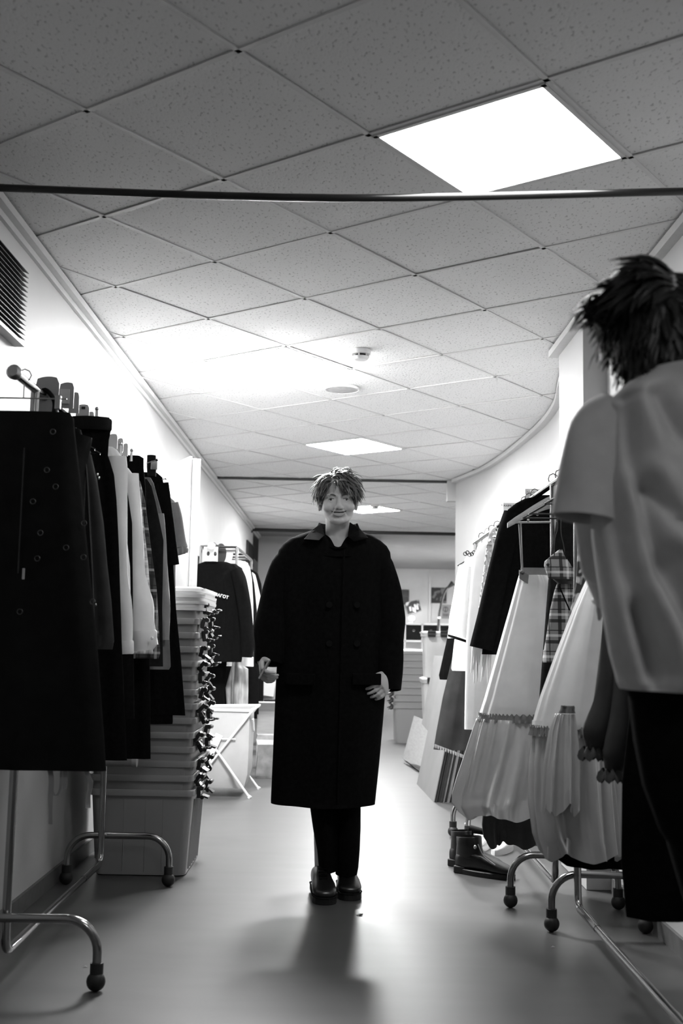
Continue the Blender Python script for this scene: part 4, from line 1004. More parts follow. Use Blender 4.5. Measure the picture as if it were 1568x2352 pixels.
g = garment('black_jacket', 'long black jacket behind the white shirt on the far left rack', 'jacket', 9.5,
    [(1296, 505, 565), (1310, 500, 578), (1340, 500, 584), (1400, 500, 590), (1550, 500, 594), (1640, 500, 594)], m_blackc, .03, .006, 6, 44, group=GB)
hb(9.5, 'white hanger carrying the long black jacket')
g = garment('white_shirt', 'second white shirt, farther back on the far left rack', 'shirt', 9.8,
    [(1306, 520, 570), (1320, 515, 586), (1345, 515, 592), (1380, 515, 600), (1500, 515, 600)], m_white2, .03, .006, 6, 45, group=GB)
hb(9.8, 'white hanger carrying the second white shirt')
g = garment('black_coat', 'black coat hanging last on the far left rack beside the man\'s sleeve', 'coat', 10.15,
    [(1306, 530, 576), (1316, 525, 592), (1340, 525, 600), (1400, 525, 606), (1530, 525, 606), (1650, 525, 604)], m_black, .04, .008, 6, 46, group=GB)
hb(10.15, 'white hanger carrying the last black coat')
g = garment('washed_skirt', 'pale washed denim skirt hanging above the white hamper', 'skirt', 9.05,
    [(1512, 538, 558), (1530, 532, 561), (1536, 530, 570), (1580, 518, 570), (1640, 522, 569), (1660, 524, 568)], m_wash, .04, .006, 5, 47, group=GB)
hb(9.05, 'white hanger carrying the pale washed skirt')
for k, (x, Y, r, lab) in enumerate(((484, 8.68, .075, 'white size plate at the near end of the far left rack'), (507, 9.12, .085, 'dark rounded size plate on the far left rack'), (522, 9.38, .085, 'pale rounded size plate on the far left rack'))):
    p = at(x, 1272, Y); t = thing('size_divider', lab, 'divider', (p.x, Y, p.z - r), 'size plates on the far left rack')
    if k == 0: MB().box(p, (.11, .004, .11)).build('plate', m_whp, t, smooth=0); [MB().ell(p + Vector((d, -.003, -.0)), (.012, .003, .018), 10, 6).build('punched_hole', m_blackp, t) for d in (-.02, .035)]
    else: MB().prism([(p.x + r * .55 * math.cos(a), p.z + r * math.sin(a)) for a in [2 * PI * q / 20 for q in range(20)]], 'y', Y - .003, Y + .003).build('plate', m_blackp if k == 1 else m_whp, t, smooth=0)
# dark notices on the left wall
for x0, x1, y0_, y1_, lab in ((570.5, 583, 1240, 1295, 'dark notice board far down the left wall'), (451, 462, 1273, 1292, 'small dark box on the left wall above the black tops')):
    a = onx(x0, y0_, XL + .03); b = onx(x1, y1_, XL + .03)
    za, zb = a.z, onx(x0, y1_, XL + .03).z
    t = thing('notice_board', lab, 'notice board', (XL + .015, (a.y + b.y) / 2, zb))
    MB().box((XL + .012, (a.y + b.y) / 2, (za + zb) / 2), (.024, b.y - a.y, za - zb)).build('panel', m_boardd, t, smooth=0)
    MB().box((XL + .026, (a.y + b.y) / 2, (za + zb) / 2), (.004, (b.y - a.y) * .9, (za - zb) * .9)).build('sheet', m_charc, t, smooth=0)

# folding laundry hamper
t = thing('laundry_hamper', 'white cloth laundry hamper on a folding crossed frame beside the box stack', 'hamper', (-.83, 8.1, 0))
x0, x1, y0_, y1_, zt = -1.04, -.615, 7.88, 8.32, .595
def hr_ring(z, s, sag=0): 
    P = []; cx, cy = (x0 + x1) / 2, (y0_ + y1_) / 2
    for a, b in ((-1, -1), (0, -1), (1, -1), (1, 0), (1, 1), (0, 1), (-1, 1), (-1, 0)): P.append(Vector((cx + a * (x1 - x0) / 2 * s, cy + b * (y1_ - y0_) / 2 * s * (1 if a == 0 or b == 0 else .99), z - (sag if (a == 0 or b == 0) else 0))))
    return P
MB().loft([hr_ring(.05, .55), hr_ring(.06, .86), hr_ring(.16, .98, .004), hr_ring(.34, 1.0), hr_ring(zt, 1.0), hr_ring(zt, .97), hr_ring(.3, .96), hr_ring(.08, .80)], True, True).build('bag', m_hamper, t, smooth=50)
MB().tube([(x0, y0_, zt), (x1, y0_, zt), (x1 + .015, y0_ + .01, zt), (x1 + .04, y1_, zt + .012), (x0, y1_, zt), (x0, y0_, zt)], .010, 8).build('rim_rod', m_whp, t)
for y, tip in ((y0_ - .014, .0), (y1_ + .014, .03)):
    MB().tube([(x0 + .0, y, .015), (x1 + .02, y, zt)], .0085, 8).build('frame_rod', m_whp, t); MB().tube([(x1 + .02 + tip, y, .0), (x0, y - .002, zt)], .0085, 8).build('frame_rod', m_whp, t)
    MB().tube([(x1 + .012 + tip, y, .0), (x1 + .022 + tip, y, .018)], .012, 8).build('foot_cap', m_whp, t)
MB().tube([(x0 + .02, y0_ - .012, .40), (x1 - .09, y0_ - .012, .40)], .004, 6).build('seam', m_whp, t)
MB().tube(smoothpath([(x1 + .004, y0_ + .24, .52), (x1 + .012, y0_ + .28, .43), (x1 + .004, y0_ + .32, .52)], 6), .006, 6).build('handle', m_whp, t)
MB().box((-.862, 7.86, .33), (.05, .012, .22), Matrix.Rotation(.42, 3, 'Y')).build('hanging_strap', m_whp, t, bev=.003)
# paper bag and box behind the hamper
t = thing('paper_bag', 'crumpled brown paper bag on the floor behind the white hamper', 'bag', (-.53, 9.05, 0))
rg = []
for z, w_, d_ in ((0, .10, .07), (.02, .105, .075), (.15, .10, .07), (.26, .105, .06), (.30, .115, .065), (.335, .10, .05)):
    rg.append([Vector((-.53 + w_ * sx * (1 + .06 * math.sin(z * 40 + q)), 9.05 + d_ * sy * (1 + .08 * math.sin(z * 33 + 2 * q)), z + .006 * math.sin(q * 3))) for q, (sx, sy) in enumerate(((-1, -1), (0, -1.06), (1, -1), (1.05, 0), (1, 1), (0, 1.06), (-1, 1), (-1.05, 0)))])
MB().loft(rg).build('bag_body', mat('brown_paper', .22, .8, namp=.3, nscale=14), t, smooth=20)
MB().loft([[p + Vector((0, -.002, 0)) for p in rg[3]], [p * 1 for p in rg[4]]], False, False).build('folded_rim', m_paper, t, smooth=20)
t = thing('carton', 'tall pale carton standing between the hamper and the man', 'box', (-.60, 9.75, 0))
MB().box((-.60, 9.75, .275), (.17, .24, .55)).build('body', m_card, t, smooth=0); MB().box((-.60, 9.62, .52), (.168, .02, .09), Matrix.Rotation(.5, 3, 'X')).build('flap', m_card, t, smooth=0)
t = thing('metal_chair', 'grey tub chair with a white tubular arm behind the hamper', 'chair', (-.72, 11.4, 0))
MB().loft([[Vector((-.72 + .17 * math.cos(2 * PI * k / 24), 11.4 + .19 * math.sin(2 * PI * k / 24), z)) for k in range(24)] for z in (.44, .475)]).build('seat', m_charc, t)
bk = []
for z, o in ((.48, 0), (.62, .02), (.80, .05)): bk.append([Vector((-.72 + (.16) * math.sin(a), 11.52 + .07 * math.cos(a) + o, z)) for a in [(-1.3 + 2.6 * k / 10) for k in range(11)]] + [Vector((-.72 + (.14) * math.sin(a), 11.505 + .06 * math.cos(a) + o, z)) for a in [(1.3 - 2.6 * k / 10) for k in range(11)]])
MB().loft(bk).build('backrest', m_lgrey, t)
MB().box((-.73, 11.47, .60), (.17, .012, .16), Matrix.Rotation(.12, 3, 'Y')).build('draped_paper', m_paper, t, smooth=0)
for s_ in (-1, 1):
    MB().tube(bend([(-.72 + s_ * .15, 11.30, .46), (-.72 + s_ * .20, 11.28, .70), (-.72 + s_ * .15, 11.52, .72)], .04, 5), .011, 8).build('armrest', m_whp, t)
    for y in (11.27, 11.53): MB().tube([(-.72 + s_ * .13, y, .45), (-.72 + s_ * .17, y + (y - 11.4) * .2, 0)], .011, 8).build('leg', m_steel, t)
t = thing('folding_panel', 'pale curved plastic chair back standing next to the tub chair', 'panel', (-.78, 10.9, 0))
MB().loft([[Vector((at(x0_, y, 10.9).x, 10.9, at(x0_, y, 10.9).z)), Vector((at(x1_, y, 10.9).x, 10.9, at(x1_, y, 10.9).z)), Vector((at(x1_, y, 10.9).x, 10.925, at(x1_, y, 10.9).z)), Vector((at(x0_, y, 10.9).x, 10.925, at(x0_, y, 10.9).z))] for y, x0_, x1_ in ((1556, 585, 602), (1585, 586, 603), (1600, 594, 604), (1622, 599, 606), (1660, 600, 608), (1716, 601, 609), (1727, 602, 610))]).build('shell', m_lgrey, t, smooth=60)
MB().box(at(588, 1572, 10.88), (.022, .006, .085)).build('label', m_paper, t, smooth=0)
# dark equipment box on the chair's far side
t = thing('equipment_box', 'dark equipment box on a stand behind the man\'s phone hand', 'box', (-.66, 12.2, 0))
MB().box((-.66, 12.2, .76), (.36, .3, .16)).build('case', m_charc, t, smooth=0, bev=.01); MB().box((-.66, 12.2, .34), (.05, .05, .68)).build('post', m_blackm, t, smooth=0); MB().box((-.66, 12.2, .012), (.34, .3, .024)).build('base', m_blackm, t, smooth=0)
MB().box((-.66, 12.045, .77), (.30, .012, .05)).build('front_panel', m_grey, t, smooth=0)

# ---------------------------------------------------------------- leaning boards on the right
Bt = Vector((.30, 0, 1.50)); 
cols = [m_board, m_boardd, m_boardd, m_boardd, m_boardl, m_boardd, m_boardl, m_boardd, m_boardd, m_boardl, m_boardd]
names = ['large grey board leaning outermost with its face to the aisle'] + ['%s board edge in the leaning stack, %s from the aisle' % (c, o) for c, o in zip(
    ['dark', 'dark', 'dark', 'pale', 'dark', 'pale', 'dark', 'dark', 'pale', 'dark'], ['second', 'third', 'fourth', 'fifth', 'sixth', 'seventh', 'eighth', 'ninth', 'tenth', 'innermost'])]
bx = .668
for k in range(11):
    th = [.006, .017, .016, .015, .016, .016, .015, .015, .015, .015, .015][k]
    y_n = 7.84 + .008 * (k % 3); y_f = 8.80 - .02 * (k % 2); h = 1.52 - (.55 if k in (3, 4, 6) else .35 if k in (1, 2) else .25 if k else 0) - (.02 * k); ln = .20
    t = thing('panel_board', names[k], 'board', (bx, (y_n + y_f) / 2, 0), 'boards leaning under the denim skirt')
    dd = Vector((ln, 0, 1)).normalized(); nn = Vector((1, 0, -ln)).normalized(); sk = -.052 
    P = []
    for yy in (y_n, y_f):
        b = Vector((bx + (yy - y_n) * sk, yy, 0))
        lift = nn.z * -th
        P += [b + Vector((0, 0, 0)), b + nn * th + Vector((0, 0, lift)), b + nn * th + dd * h, b + dd * h]
    MB().add(P, [(0, 1, 2, 3), (7, 6, 5, 4), (0, 4, 5, 1), (1, 5, 6, 2), (2, 6, 7, 3), (3, 7, 4, 0)]).build('sheet', cols[k], t, smooth=0)
    bx += th + .0015
# flattened cartons further back
def flat_sheet(lab, P, th, m, group):
    P = [Vector(p) for p in P]; n_ = (P[1] - P[0]).cross(P[3] - P[0]).normalized() * th
    mn = min(p.z for p in P); t = thing('flattened_carton', lab, 'cardboard', ((P[0] + P[2]) / 2).to_2d().to_3d() + Vector((0, 0, mn)), group)
    MB().add(P + [p + n_ for p in P], [(0, 1, 2, 3), (7, 6, 5, 4), (0, 4, 5, 1), (1, 5, 6, 2), (2, 6, 7, 3), (3, 7, 4, 0)]).build('sheet', m, t, smooth=0); return t
flat_sheet('flattened carton leaning upright at the back of the boards', [(.70, 9.35, .42), (.72, 8.86, .39), (.86, 8.86, .98), (.80, 9.35, .98)], .008, m_board, 'flattened cartons')
flat_sheet('flattened pale carton sagging towards the aisle floor', [(.60, 10.3, .035), (.72, 9.3, .07), (.80, 9.3, .42), (.70, 10.3, .42)], .008, m_card, 'flattened cartons')
flat_sheet('flattened carton lying on the floor under the sagging one', [(.62, 10.5, .006), (.73, 9.2, .006), (.95, 9.25, .05), (.95, 10.5, .05)], .006, m_card, 'flattened cartons')

# ---------------------------------------------------------------- far right stacks of boxes
def simple_tub(w_, d_, h_, fl_=.05):
    mb = MB()
    def rr(z, sx, sy, r=.03):
        P = []
        for cx, cy, a0 in ((1, 1, 0), (-1, 1, PI / 2), (-1, -1, PI), (1, -1, 3 * PI / 2)):
            for q in range(4): a = a0 + PI / 2 * q / 3; P.append(Vector((cx * (sx / 2 - r) + r * math.cos(a), cy * (sy / 2 - r) + r * math.sin(a), z)))
        return P
    return mb.loft([rr(0, w_ - fl_, d_ - fl_), rr(h_ - .03, w_ - .025, d_ - .025), rr(h_ - .029, w_, d_), rr(h_, w_, d_), rr(h_ - .001, w_ - .03, d_ - .03), rr(.01, w_ - fl_ - .01, d_ - fl_ - .01)])
def simple_lid(w_, d_):
    mb = MB(); R = []
    for z, s in ((0, 0), (.012, .006), (.016, -.03), (.022, -.05)): R.append([Vector((x * (w_ + s) / 2, y * (d_ + s) / 2, z)) for x, y in ((-1, -1), (1, -1), (1, 1), (-1, 1))])
    return mb.loft(R)
tub2 = None
for k in range(9):
    rnd = random.Random(90 + k); z = 0 if k == 0 else k * .073
    t = thing('storage_box', ('bottom' if k == 0 else ords[k] if k < 8 else 'top') + ' white storage box of the nested stack behind the man on the right', 'storage box', (.80 + rnd.uniform(-.006, .006), 12.5, z), 'nested boxes far right')
    if tub2 is None: tub2 = place_local(simple_tub(.38, .56, .40), 'tub', m_tub, t, 45).data
    else: child('tub', tub2, t)
    for s in (-1, 1): child('latch', lat_me, t, (-.19, s * .15, .38), (0, 0, PI))
t = thing('box_lid', 'white lid on the far right nested stack', 'lid', (.80, 12.5, 8 * .073 + .398), None); place_local(simple_lid(.39, .57), 'panel', m_lid, t)
tub3 = None
for k, (z, lab) in enumerate(((0, 'lowest clear box under the far clipped boxes by the corner'), (.29, 'middle clear lidded box with one latch by the corner'), (.745, 'top clear lidded box with two black latches by the corner'))):
    hgt = .27 if k == 0 else .43
    t = thing('clear_box', lab, 'storage box', (1.06, 11.2, z), 'clear boxes by the corner')
    place_local(simple_tub(.48, .36, hgt, .06), 'tub', m_clear, t, 45); W[t] = Vector((1.06, 11.2, z))
    mbx = simple_lid(.49, .37); mbx.v = [(a, b, c + hgt) for a, b, c in mbx.v]; place_local(mbx, 'lid', m_whp if k == 2 else m_lid, t)
    for s in ((-.155, -.03) if k else (-.15,)):
        child('latch', lat_me, t, (s, -.18, hgt - .005), (0, 0, -PI / 2))
    mbx = MB(); mbx.box((0, 0, hgt * .4), (.36, .26, hgt * .62)); place_local(mbx, 'packed_contents', m_lgrey, t, 0, .03)
# ---------------------------------------------------------------- far wall: cube shelf, bins, posters, lamp
t = thing('cube_shelf', 'white cube shelving unit with black fabric bins along the far wall', 'shelf', (1.6, 23.75, 0))
SX0, SX1, SZ = .66, 2.46, 1.47; cw = (SX1 - SX0) / 5
for k in range(6): MB().box((SX0 + k * cw, 23.75, SZ / 2), (.03, .39, SZ)).build('upright', m_whpaint, t, smooth=0)
for k in range(5): MB().box(((SX0 + SX1) / 2, 23.75, .02 + k * (SZ - .04) / 4), (SX1 - SX0 + .03, .39, .035)).build('shelf_board', m_whpaint, t, smooth=0)
MB().box(((SX0 + SX1) / 2, 23.94, SZ / 2), (SX1 - SX0, .01, SZ)).build('back_panel', m_whpaint, t, smooth=0)
ORD5 = ['first', 'second', 'third', 'fourth', 'fifth']
for k in range(5):
    x = SX0 + (k + .5) * cw; z = .02 + 3 * (SZ - .04) / 4 + .02
    q = thing('fabric_bin', 'black fabric bin in the top row of the far shelf, %s from the left' % ORD5[k], 'bin', (x, 23.72, z), 'black bins on the far shelf')
    MB().loft([[Vector((x + a * .15 * s, 23.72 + b * .16 * s, zz)) for a, b in ((-1, -1), (1, -1), (1, 1), (-1, 1))] for zz, s in ((z, .94), (z + .03, .98), (z + .30, 1), (z + .30, .96), (z + .03, .93))]).build('bin_body', m_charc, q, smooth=0)
    MB().torus((x, 23.555, z + .2), .02, .004, 'y', 12, 5).build('ring_handle', m_steel, q)
t = thing('desk_lamp', 'small lit lamp glowing on the far shelf under the tilted photo', 'lamp', (1.52, 23.62, SZ))
MB().tube([(1.52, 23.62, SZ), (1.52, 23.62, SZ + .015)], .05, 16).build('base', m_whp, t); MB().tube([(1.52, 23.62, SZ + .015), (1.52, 23.62, SZ + .07)], .008, 8).build('stem', m_steel, t)
MB().ell((1.52, 23.62, SZ + .10), (.06, .06, .045), 16, 10).build('bulb', emit('lamp_bulb', 12), t)
def print_mat(name, lo, hi, scale, thr):
    return spots(name, lo, hi, scale, thr)
def poster(lab, x0, y0_, x1, y1_, m, rot=0.0, yy=24.09, frame=None, cat='poster'):
    a, b = at(x0, y0_, yy), at(x1, y1_, yy); c = (a + b) / 2; w_, h_ = abs(b.x - a.x), abs(a.z - b.z); R = Matrix.Rotation(rot, 3, 'Y')
    t = thing('wall_poster', lab, cat, (c.x, yy, c.z - h_ / 2), 'posters on the far wall')
    MB().box((c.x, yy - .006, c.z), (w_, .006, h_), R).build('sheet', m, t, smooth=0); return t, c, w_, h_, R
poster('dark poster on the far wall half hidden by the man\'s sleeve', 905, 1354, 939, 1389, mat('poster_dark', .03, .5, namp=.3))
poster('dark square poster on the far wall beside the batten', 990, 1349, 1025, 1386, print_mat('poster_print', .02, .18, 9, .42))
t, c, w_, h_, R = poster('tilted stage photograph of pale figures propped on the far shelf', 933, 1380, 965, 1408, print_mat('photo_print', .03, .55, 7, .40), -.24, 23.86, cat='photo')
for k, (u, v) in enumerate(((-.25, -.1), (-.05, -.2), (.12, .02), (.28, -.12), (.05, -.3))):
    MB().box(c + R @ Vector((u * w_, -.011, v * h_)), (.03, .003, .09), R).build('printed_figure', m_paper, t, smooth=0)
t, c, w_, h_, R = poster('pale notice sheet with a round emblem on the far wall', 1014, 1389, 1036, 1421, m_lgrey, 0, cat='notice')
MB().torus(c + Vector((-.02, -.012, .05)), .05, .006, 'y', 20, 5).build('round_emblem', m_charc, t); MB().box(c + Vector((-.02, -.012, .05)), (.012, .003, .10)).build('emblem_bar', m_charc, t, smooth=0)
MB().box(c + Vector((-.02, -.012, -.07)), (.12, .003, .06)).build('emblem_box', m_grey, t, smooth=0)
for k, (x, wd, lab) in enumerate(((948, .30, 'spread white papers beside the lamp on the far shelf'), (985, .22, 'small pile of papers at the right of the far shelf'))):
    p = at(x, 1430, 23.6); q = thing('paper_sheets', lab, 'paper', (p.x, 23.68, SZ + .002), 'papers on the far shelf')
    for j in range(3): MB().box((p.x + .03 * j, 23.68, SZ + .004 + j * .006), (wd * .7, .2, .004), rotz(.2 * j)).build('sheet', m_paper, q, smooth=0)
t = thing('floor_pole', 'black curved stand pole leaning in front of the far shelf', 'pole', (1.70, 20.0, 0))
MB().tube(smoothpath([(1.70, 20.0, .02), (1.74, 20, .9), (1.77, 20, 1.49), (1.80, 20, 1.70), (1.85, 20, 1.92), (1.92, 20, 2.06)], 5), .022, 10).build('pole', m_blackm, t)
MB().tube([(1.90, 20, 2.03), (2.02, 20, 2.14)], [.012, .05], 10).build('clamp', m_blackm, t); MB().tube([(1.70, 20, 0), (1.70, 20, .03)], .16, 20).build('base', m_blackm, t); MB().tube([(1.765, 20, 1.50), (1.773, 20, 1.53)], .025, 10).build('white_band', m_whp, t)
# scraps on the floor
for k, (x, y, lab) in enumerate(((824, 2103, 'dry leaf-like scrap on the floor by the man\'s shoe'), (1269, 2176, 'tiny pale scrap on the floor right of the rack foot'), (195, 2222, 'tiny pale scrap on the floor beside the near left caster'), (1068, 1892, 'pale paper crumb on the floor behind the boots'), (1498, 2110, 'pale straw on the dark floor at the right'))):
    p = fl(x, y); t = thing('floor_scrap', lab, 'scrap', p, None)
    if k in (0,):
        for a, l in ((.6, .03), (1.1, .026), (.2, .022)):
            MB().loft([[p + rotz(a) @ Vector((u * l - .01, s * wd, .002 + .004 * u))for s in (-1, 0, 1)] + [p + rotz(a) @ Vector((u * l - .01, 0, .001))] for u, wd in ((0, .001), (.4, .005), (.8, .004), (1, .001))]).build('leaf_blade', m_grey, t, smooth=0)
    else: MB().add([p + Vector(v) for v in ((-.008 - (.03 if k == 4 else 0), -.003, .001), (.010 + (.03 if k == 4 else 0), -.002 - (.02 if k == 4 else 0), .001), (.004, .006, .002), (0, 0, .007))], [(0, 1, 2), (0, 1, 3), (1, 2, 3), (0, 2, 3)]).build('crumb', m_paper, t, smooth=0)
# ================================================================= PEOPLE
def remesh(mb, name, m, parent, voxel, sculpt=None):
    """fuse overlapping closed volumes into one continuous skin"""
    o = mb.build(name, m, parent, smooth=0); o.data.polygons.foreach_set('use_smooth', [False] * len(o.data.polygons))
    md = o.modifiers.new('fuse', 'REMESH'); md.mode = 'VOXEL'; md.voxel_size = voxel; md.use_smooth_shade = True
    sm = o.modifiers.new('soften', 'SMOOTH'); sm.factor = .5; sm.iterations = 7
    bpy.context.view_layer.update()
    me = bpy.data.meshes.new_from_object(o.evaluated_get(bpy.context.evaluated_depsgraph_get()))
    o.modifiers.clear(); old = o.data; o.data = me; me.name = name; bpy.data.meshes.remove(old)
    if sculpt:
        n = len(me.vertices); co_ = np.empty(n * 3); me.vertices.foreach_get('co', co_); co_ = co_.reshape(-1, 3)
        co_ = sculpt(co_); me.vertices.foreach_set('co', co_.ravel()); me.update()
    me.polygons.foreach_set('use_smooth', [True] * len(me.polygons)); return o
def head_prims(mb, M, nk=.004):
    R3 = M.to_3x3()
    def E(c, r, R=None): mb.ell(M @ Vector(c), r, 24, 16, R3 @ R if R is not None else R3)
    def K(path, rad): mb.capsule([M @ Vector(p) for p in path], rad)
    E((0, .012, .025), (.077, .098, .086)); E((0, -.026, -.040), (.072, .064, .078)); E((0, -.032, -.078), (.056, .050, .038))
    K([(-.066, .005, -.045), (-.052, -.022, -.078), (-.028, -.058, -.103), (0, -.072, -.111), (.028, -.058, -.103), (.052, -.022, -.078), (.066, .005, -.045)], [.012, .015, .016, .016, .016, .015, .012])
    for s in (-1, 1):
        E((s * .044, -.058, -.045), (.029, .028, .026)); E((s * .084, .012, -.030), (.010, .021, .031)); E((s * .029, -.078, .006), (.028, .013, .009))
        E((s * .0135, -.095, -.052), (.0095, .010, .008))
        K([(s * .018, -.0775, -.008), (s * .032, -.0795, -.0045), (s * .046, -.071, -.010)], [.004, .0052, .004])
        K([(s * .018, -.0765, -.018), (s * .032, -.0770, -.0235), (s * .046, -.070, -.018)], [.004, .0052, .004])
    E((0, -.076, -.108), (.022, .014, .014)); K([(-.018, -.084, -.0815), (0, -.090, -.0865), (.018, -.084, -.0815)], [.004, .0055, .004]); K([(-.022, -.083, -.066), (0, -.092, -.067), (.022, -.083, -.066)], [.004, .0055, .004])
    K([(0, -.084, -.004), (0, -.094, -.028), (0, -.106, -.047)], [.008, .0095, .0125])
    E((0, -.078, -.074), (.030, .016, .016))
    K([(0, .022, -.08), (0, .028, -.16), (0, .028 + nk, -.215)], [.055, .057, .060])
def face_sculpt(M, off):
    Mi = M.inverted()
    A = np.array(Mi.to_3x3()); b = np.array(Mi.translation); Af = np.array(M.to_3x3()); bf = np.array(M.translation)
    o = np.array(off)
    def f(co_):
        L = (co_ + o) @ A.T + b; x, y, z = L[:, 0], L[:, 1], L[:, 2]; ax = np.abs(x)
        front = np.clip((-.02 - y) / .03, 0, 1) * (z > -.14) * (z < .10)
        d = np.zeros(len(L))
        d += .0050 * np.exp(-(((ax - .017) / .009) ** 2 + ((z + .010) / .011) ** 2)) + .0022 * np.exp(-(((ax - .033) / .017) ** 2 + ((z + .027) / .006) ** 2)) + .003 * np.exp(-(((ax - .034) / .016) ** 2 + ((z - .001) / .005) ** 2))       # inner eye corners
        zl = -.0765 + 5.5 * x * x
        d += .0030 * np.exp(-((z - zl) / .0045) ** 2) * np.exp(-(ax / .037) ** 4)             # mouth
        t = np.clip((ax - .018) / .020, 0, 1); zn = -.050 - .032 * t
        d += .0062 * np.exp(-((z - zn) / .006) ** 2) * np.exp(-((ax - .029) / .012) ** 2)     # smile folds
        d += .0025 * np.exp(-((z + .092) / .005) ** 2 - (x / .018) ** 2)
        L[:, 1] = y + d * front
        return L @ Af.T + bf - o
    return f
def front_fn(o, M):
    """y of the face surface (head coordinates) at x, z"""
    Mi = M.inverted(); off = W[o]
    bv = BVHTree.FromPolygons([Mi @ (v.co + off) for v in o.data.vertices], [tuple(p.vertices) for p in o.data.polygons])
    def f(x, z):
        h = bv.ray_cast(Vector((x, -.3, z)), Vector((0, 1, 0)))
        return h[0].y if h[0] else -.07
    return f
def face_parts(t, o, M):
    fy = front_fn(o, M)
    def P(x, z, d=.0): return M @ Vector((x, fy(x, z) - d, z))
    R3 = M.to_3x3()
    for s in (-1, 1):
        ey = MB(); ey.ell(M @ Vector((s * .032, -.0685, -.014)), .0105, 16, 12); e = ey.build('eyeball', m_eyew, t)
        MB().ell(M @ Vector((s * .0325, -.0772, -.0135)), (.0064, .0024, .0058), 12, 8, R3).build('iris', m_iris, t)
        MB().tube(smoothpath([P(s * .020, -.0105, .0004), P(s * .032, -.0080, .0008), P(s * .044, -.0120, .0004)], 4), [.0010] * 4 + [.0018] * 4 + [.0010], 6).build('lashes', m_haird, t)
        MB().tube(smoothpath([P(s * .013, .0035, -.0018), P(s * .030, .0085, -.0018), P(s * .049, .0035, -.0018)], 4), [.0024, .0034, .004, .0042, .004, .0036, .003, .0022, .001], 8).build('eyebrow', m_brow, t)
        MB().ell(M @ Vector((s * .0075, fy(s * .0075, -.0575) + .0005, -.0575)), (.0036, .003, .0018), 8, 6, R3).build('nostril', m_mouth, t)
    def strip(up, dn, hw, d, n=17):
        top, bot = [], []
        for k in range(n):
            x = -hw + 2 * hw * k / (n - 1); top.append((x, up(x))); bot.append((x, dn(x)))
        mb = MB(); mb.loft([[P(x, z, d) for x, z in top], [P(x, (z + z2) / 2, d + .0006) for (x, z), (_, z2) in zip(top, bot)], [P(x, z, d) for x, z in bot]], closed=False); return mb
    zu = lambda x: -.0705 + 5.4 * x * x; zd = lambda x: -.0850 + 15.5 * x * x
    strip(lambda x: zu(x) + .001, lambda x: min(zu(x) - .001, zd(x) + .0024), .0360, .0004).build('mouth', m_mouth, t)
    strip(lambda x: zu(x) - .0038 - 1.2 * x * x, lambda x: (zu(x) - .0038 - 1.2 * x * x) - ((zu(x) - .0038 - 1.2 * x * x) - (zd(x) + .0006)) * max(0, 1 - (abs(x) / .0265) ** 3), .0265, .0008).build('teeth', m_teeth, t)
    MB().tube([P(x, zd(x) - .0025 + .0005, -.001) for x in [-.030 + .060 * k / 12 for k in range(13)]], [.0012] + [.0022, .003, .0036, .004, .0042, .0042, .0042, .004, .0036, .003, .0022] + [.0012], 8).build('lower_lip', m_lip, t)
    MB().tube([P(x, zu(x) + .0022, -.0008) for x in [-.033 + .066 * k / 12 for k in range(13)]], [.0008] + [.0010, .0012, .0015, .0018, .0018, .0015, .0018, .0018, .0015, .0012, .0010] + [.0008], 8).build('upper_lip', m_lip, t)
def hand_prims(mb, wrist, d, n, s, curl, scale=1.0, spread=1.0, curls=None, thumb=(.55, .75, .35)):
    d, n, s = Vector(d).normalized(), Vector(n), Vector(s)
    n = (n - d * n.dot(d)).normalized(); s = d.cross(n) if d.cross(n).dot(s) > 0 else n.cross(d)
    w0 = Vector(wrist); k = scale; tips = []
    rg = []
    for u, a, b in ((-.03, .026, .021), (0, .027, .019), (.02, .034, .019), (.05, .042, .017), (.082, .043, .014), (.098, .038, .010)):
        rg.append([w0 + d * u * k + s * (a * k * math.cos(2 * PI * j / 20)) + n * (b * k * math.sin(2 * PI * j / 20)) for j in range(20)])
    mb.loft(rg)
    for i, (o_, L) in enumerate(((.031, .074), (.0105, .083), (-.0105, .077), (-.031, .060))):
        c_ = (curls[i] if curls else curl); p = w0 + d * .088 * k + s * o_ * k; a = .15 * c_; path = [w0 + d * .06 * k + s * o_ * k * .9, p]; dd = (d + s * (.05 * spread * (1.5 - i))).normalized()
        for seg, f in enumerate((.46, .31, .23)):
            a += c_ * (.55, .75, .5)[seg]
            p = p + (dd * math.cos(a) + n * math.sin(a)) * (L * f * k); path.append(p)
        mb.capsule(path, [.0095 * k, .0092 * k, .0085 * k, .0078 * k, .0068 * k]); tips.append(p)
    q = w0 + d * .022 * k + s * .026 * k; td = (d * thumb[0] + s * thumb[1] + n * thumb[2]).normalized(); t2 = (td + d * .35 + n * .25).normalized()
    path = [w0 + d * .01 * k + s * .012 * k, q, q + td * .036 * k, q + td * .036 * k + t2 * .030 * k]; mb.capsule(path, [.015 * k, .0135 * k, .011 * k, .0088 * k]); tips.append(path[-1])
    return tips
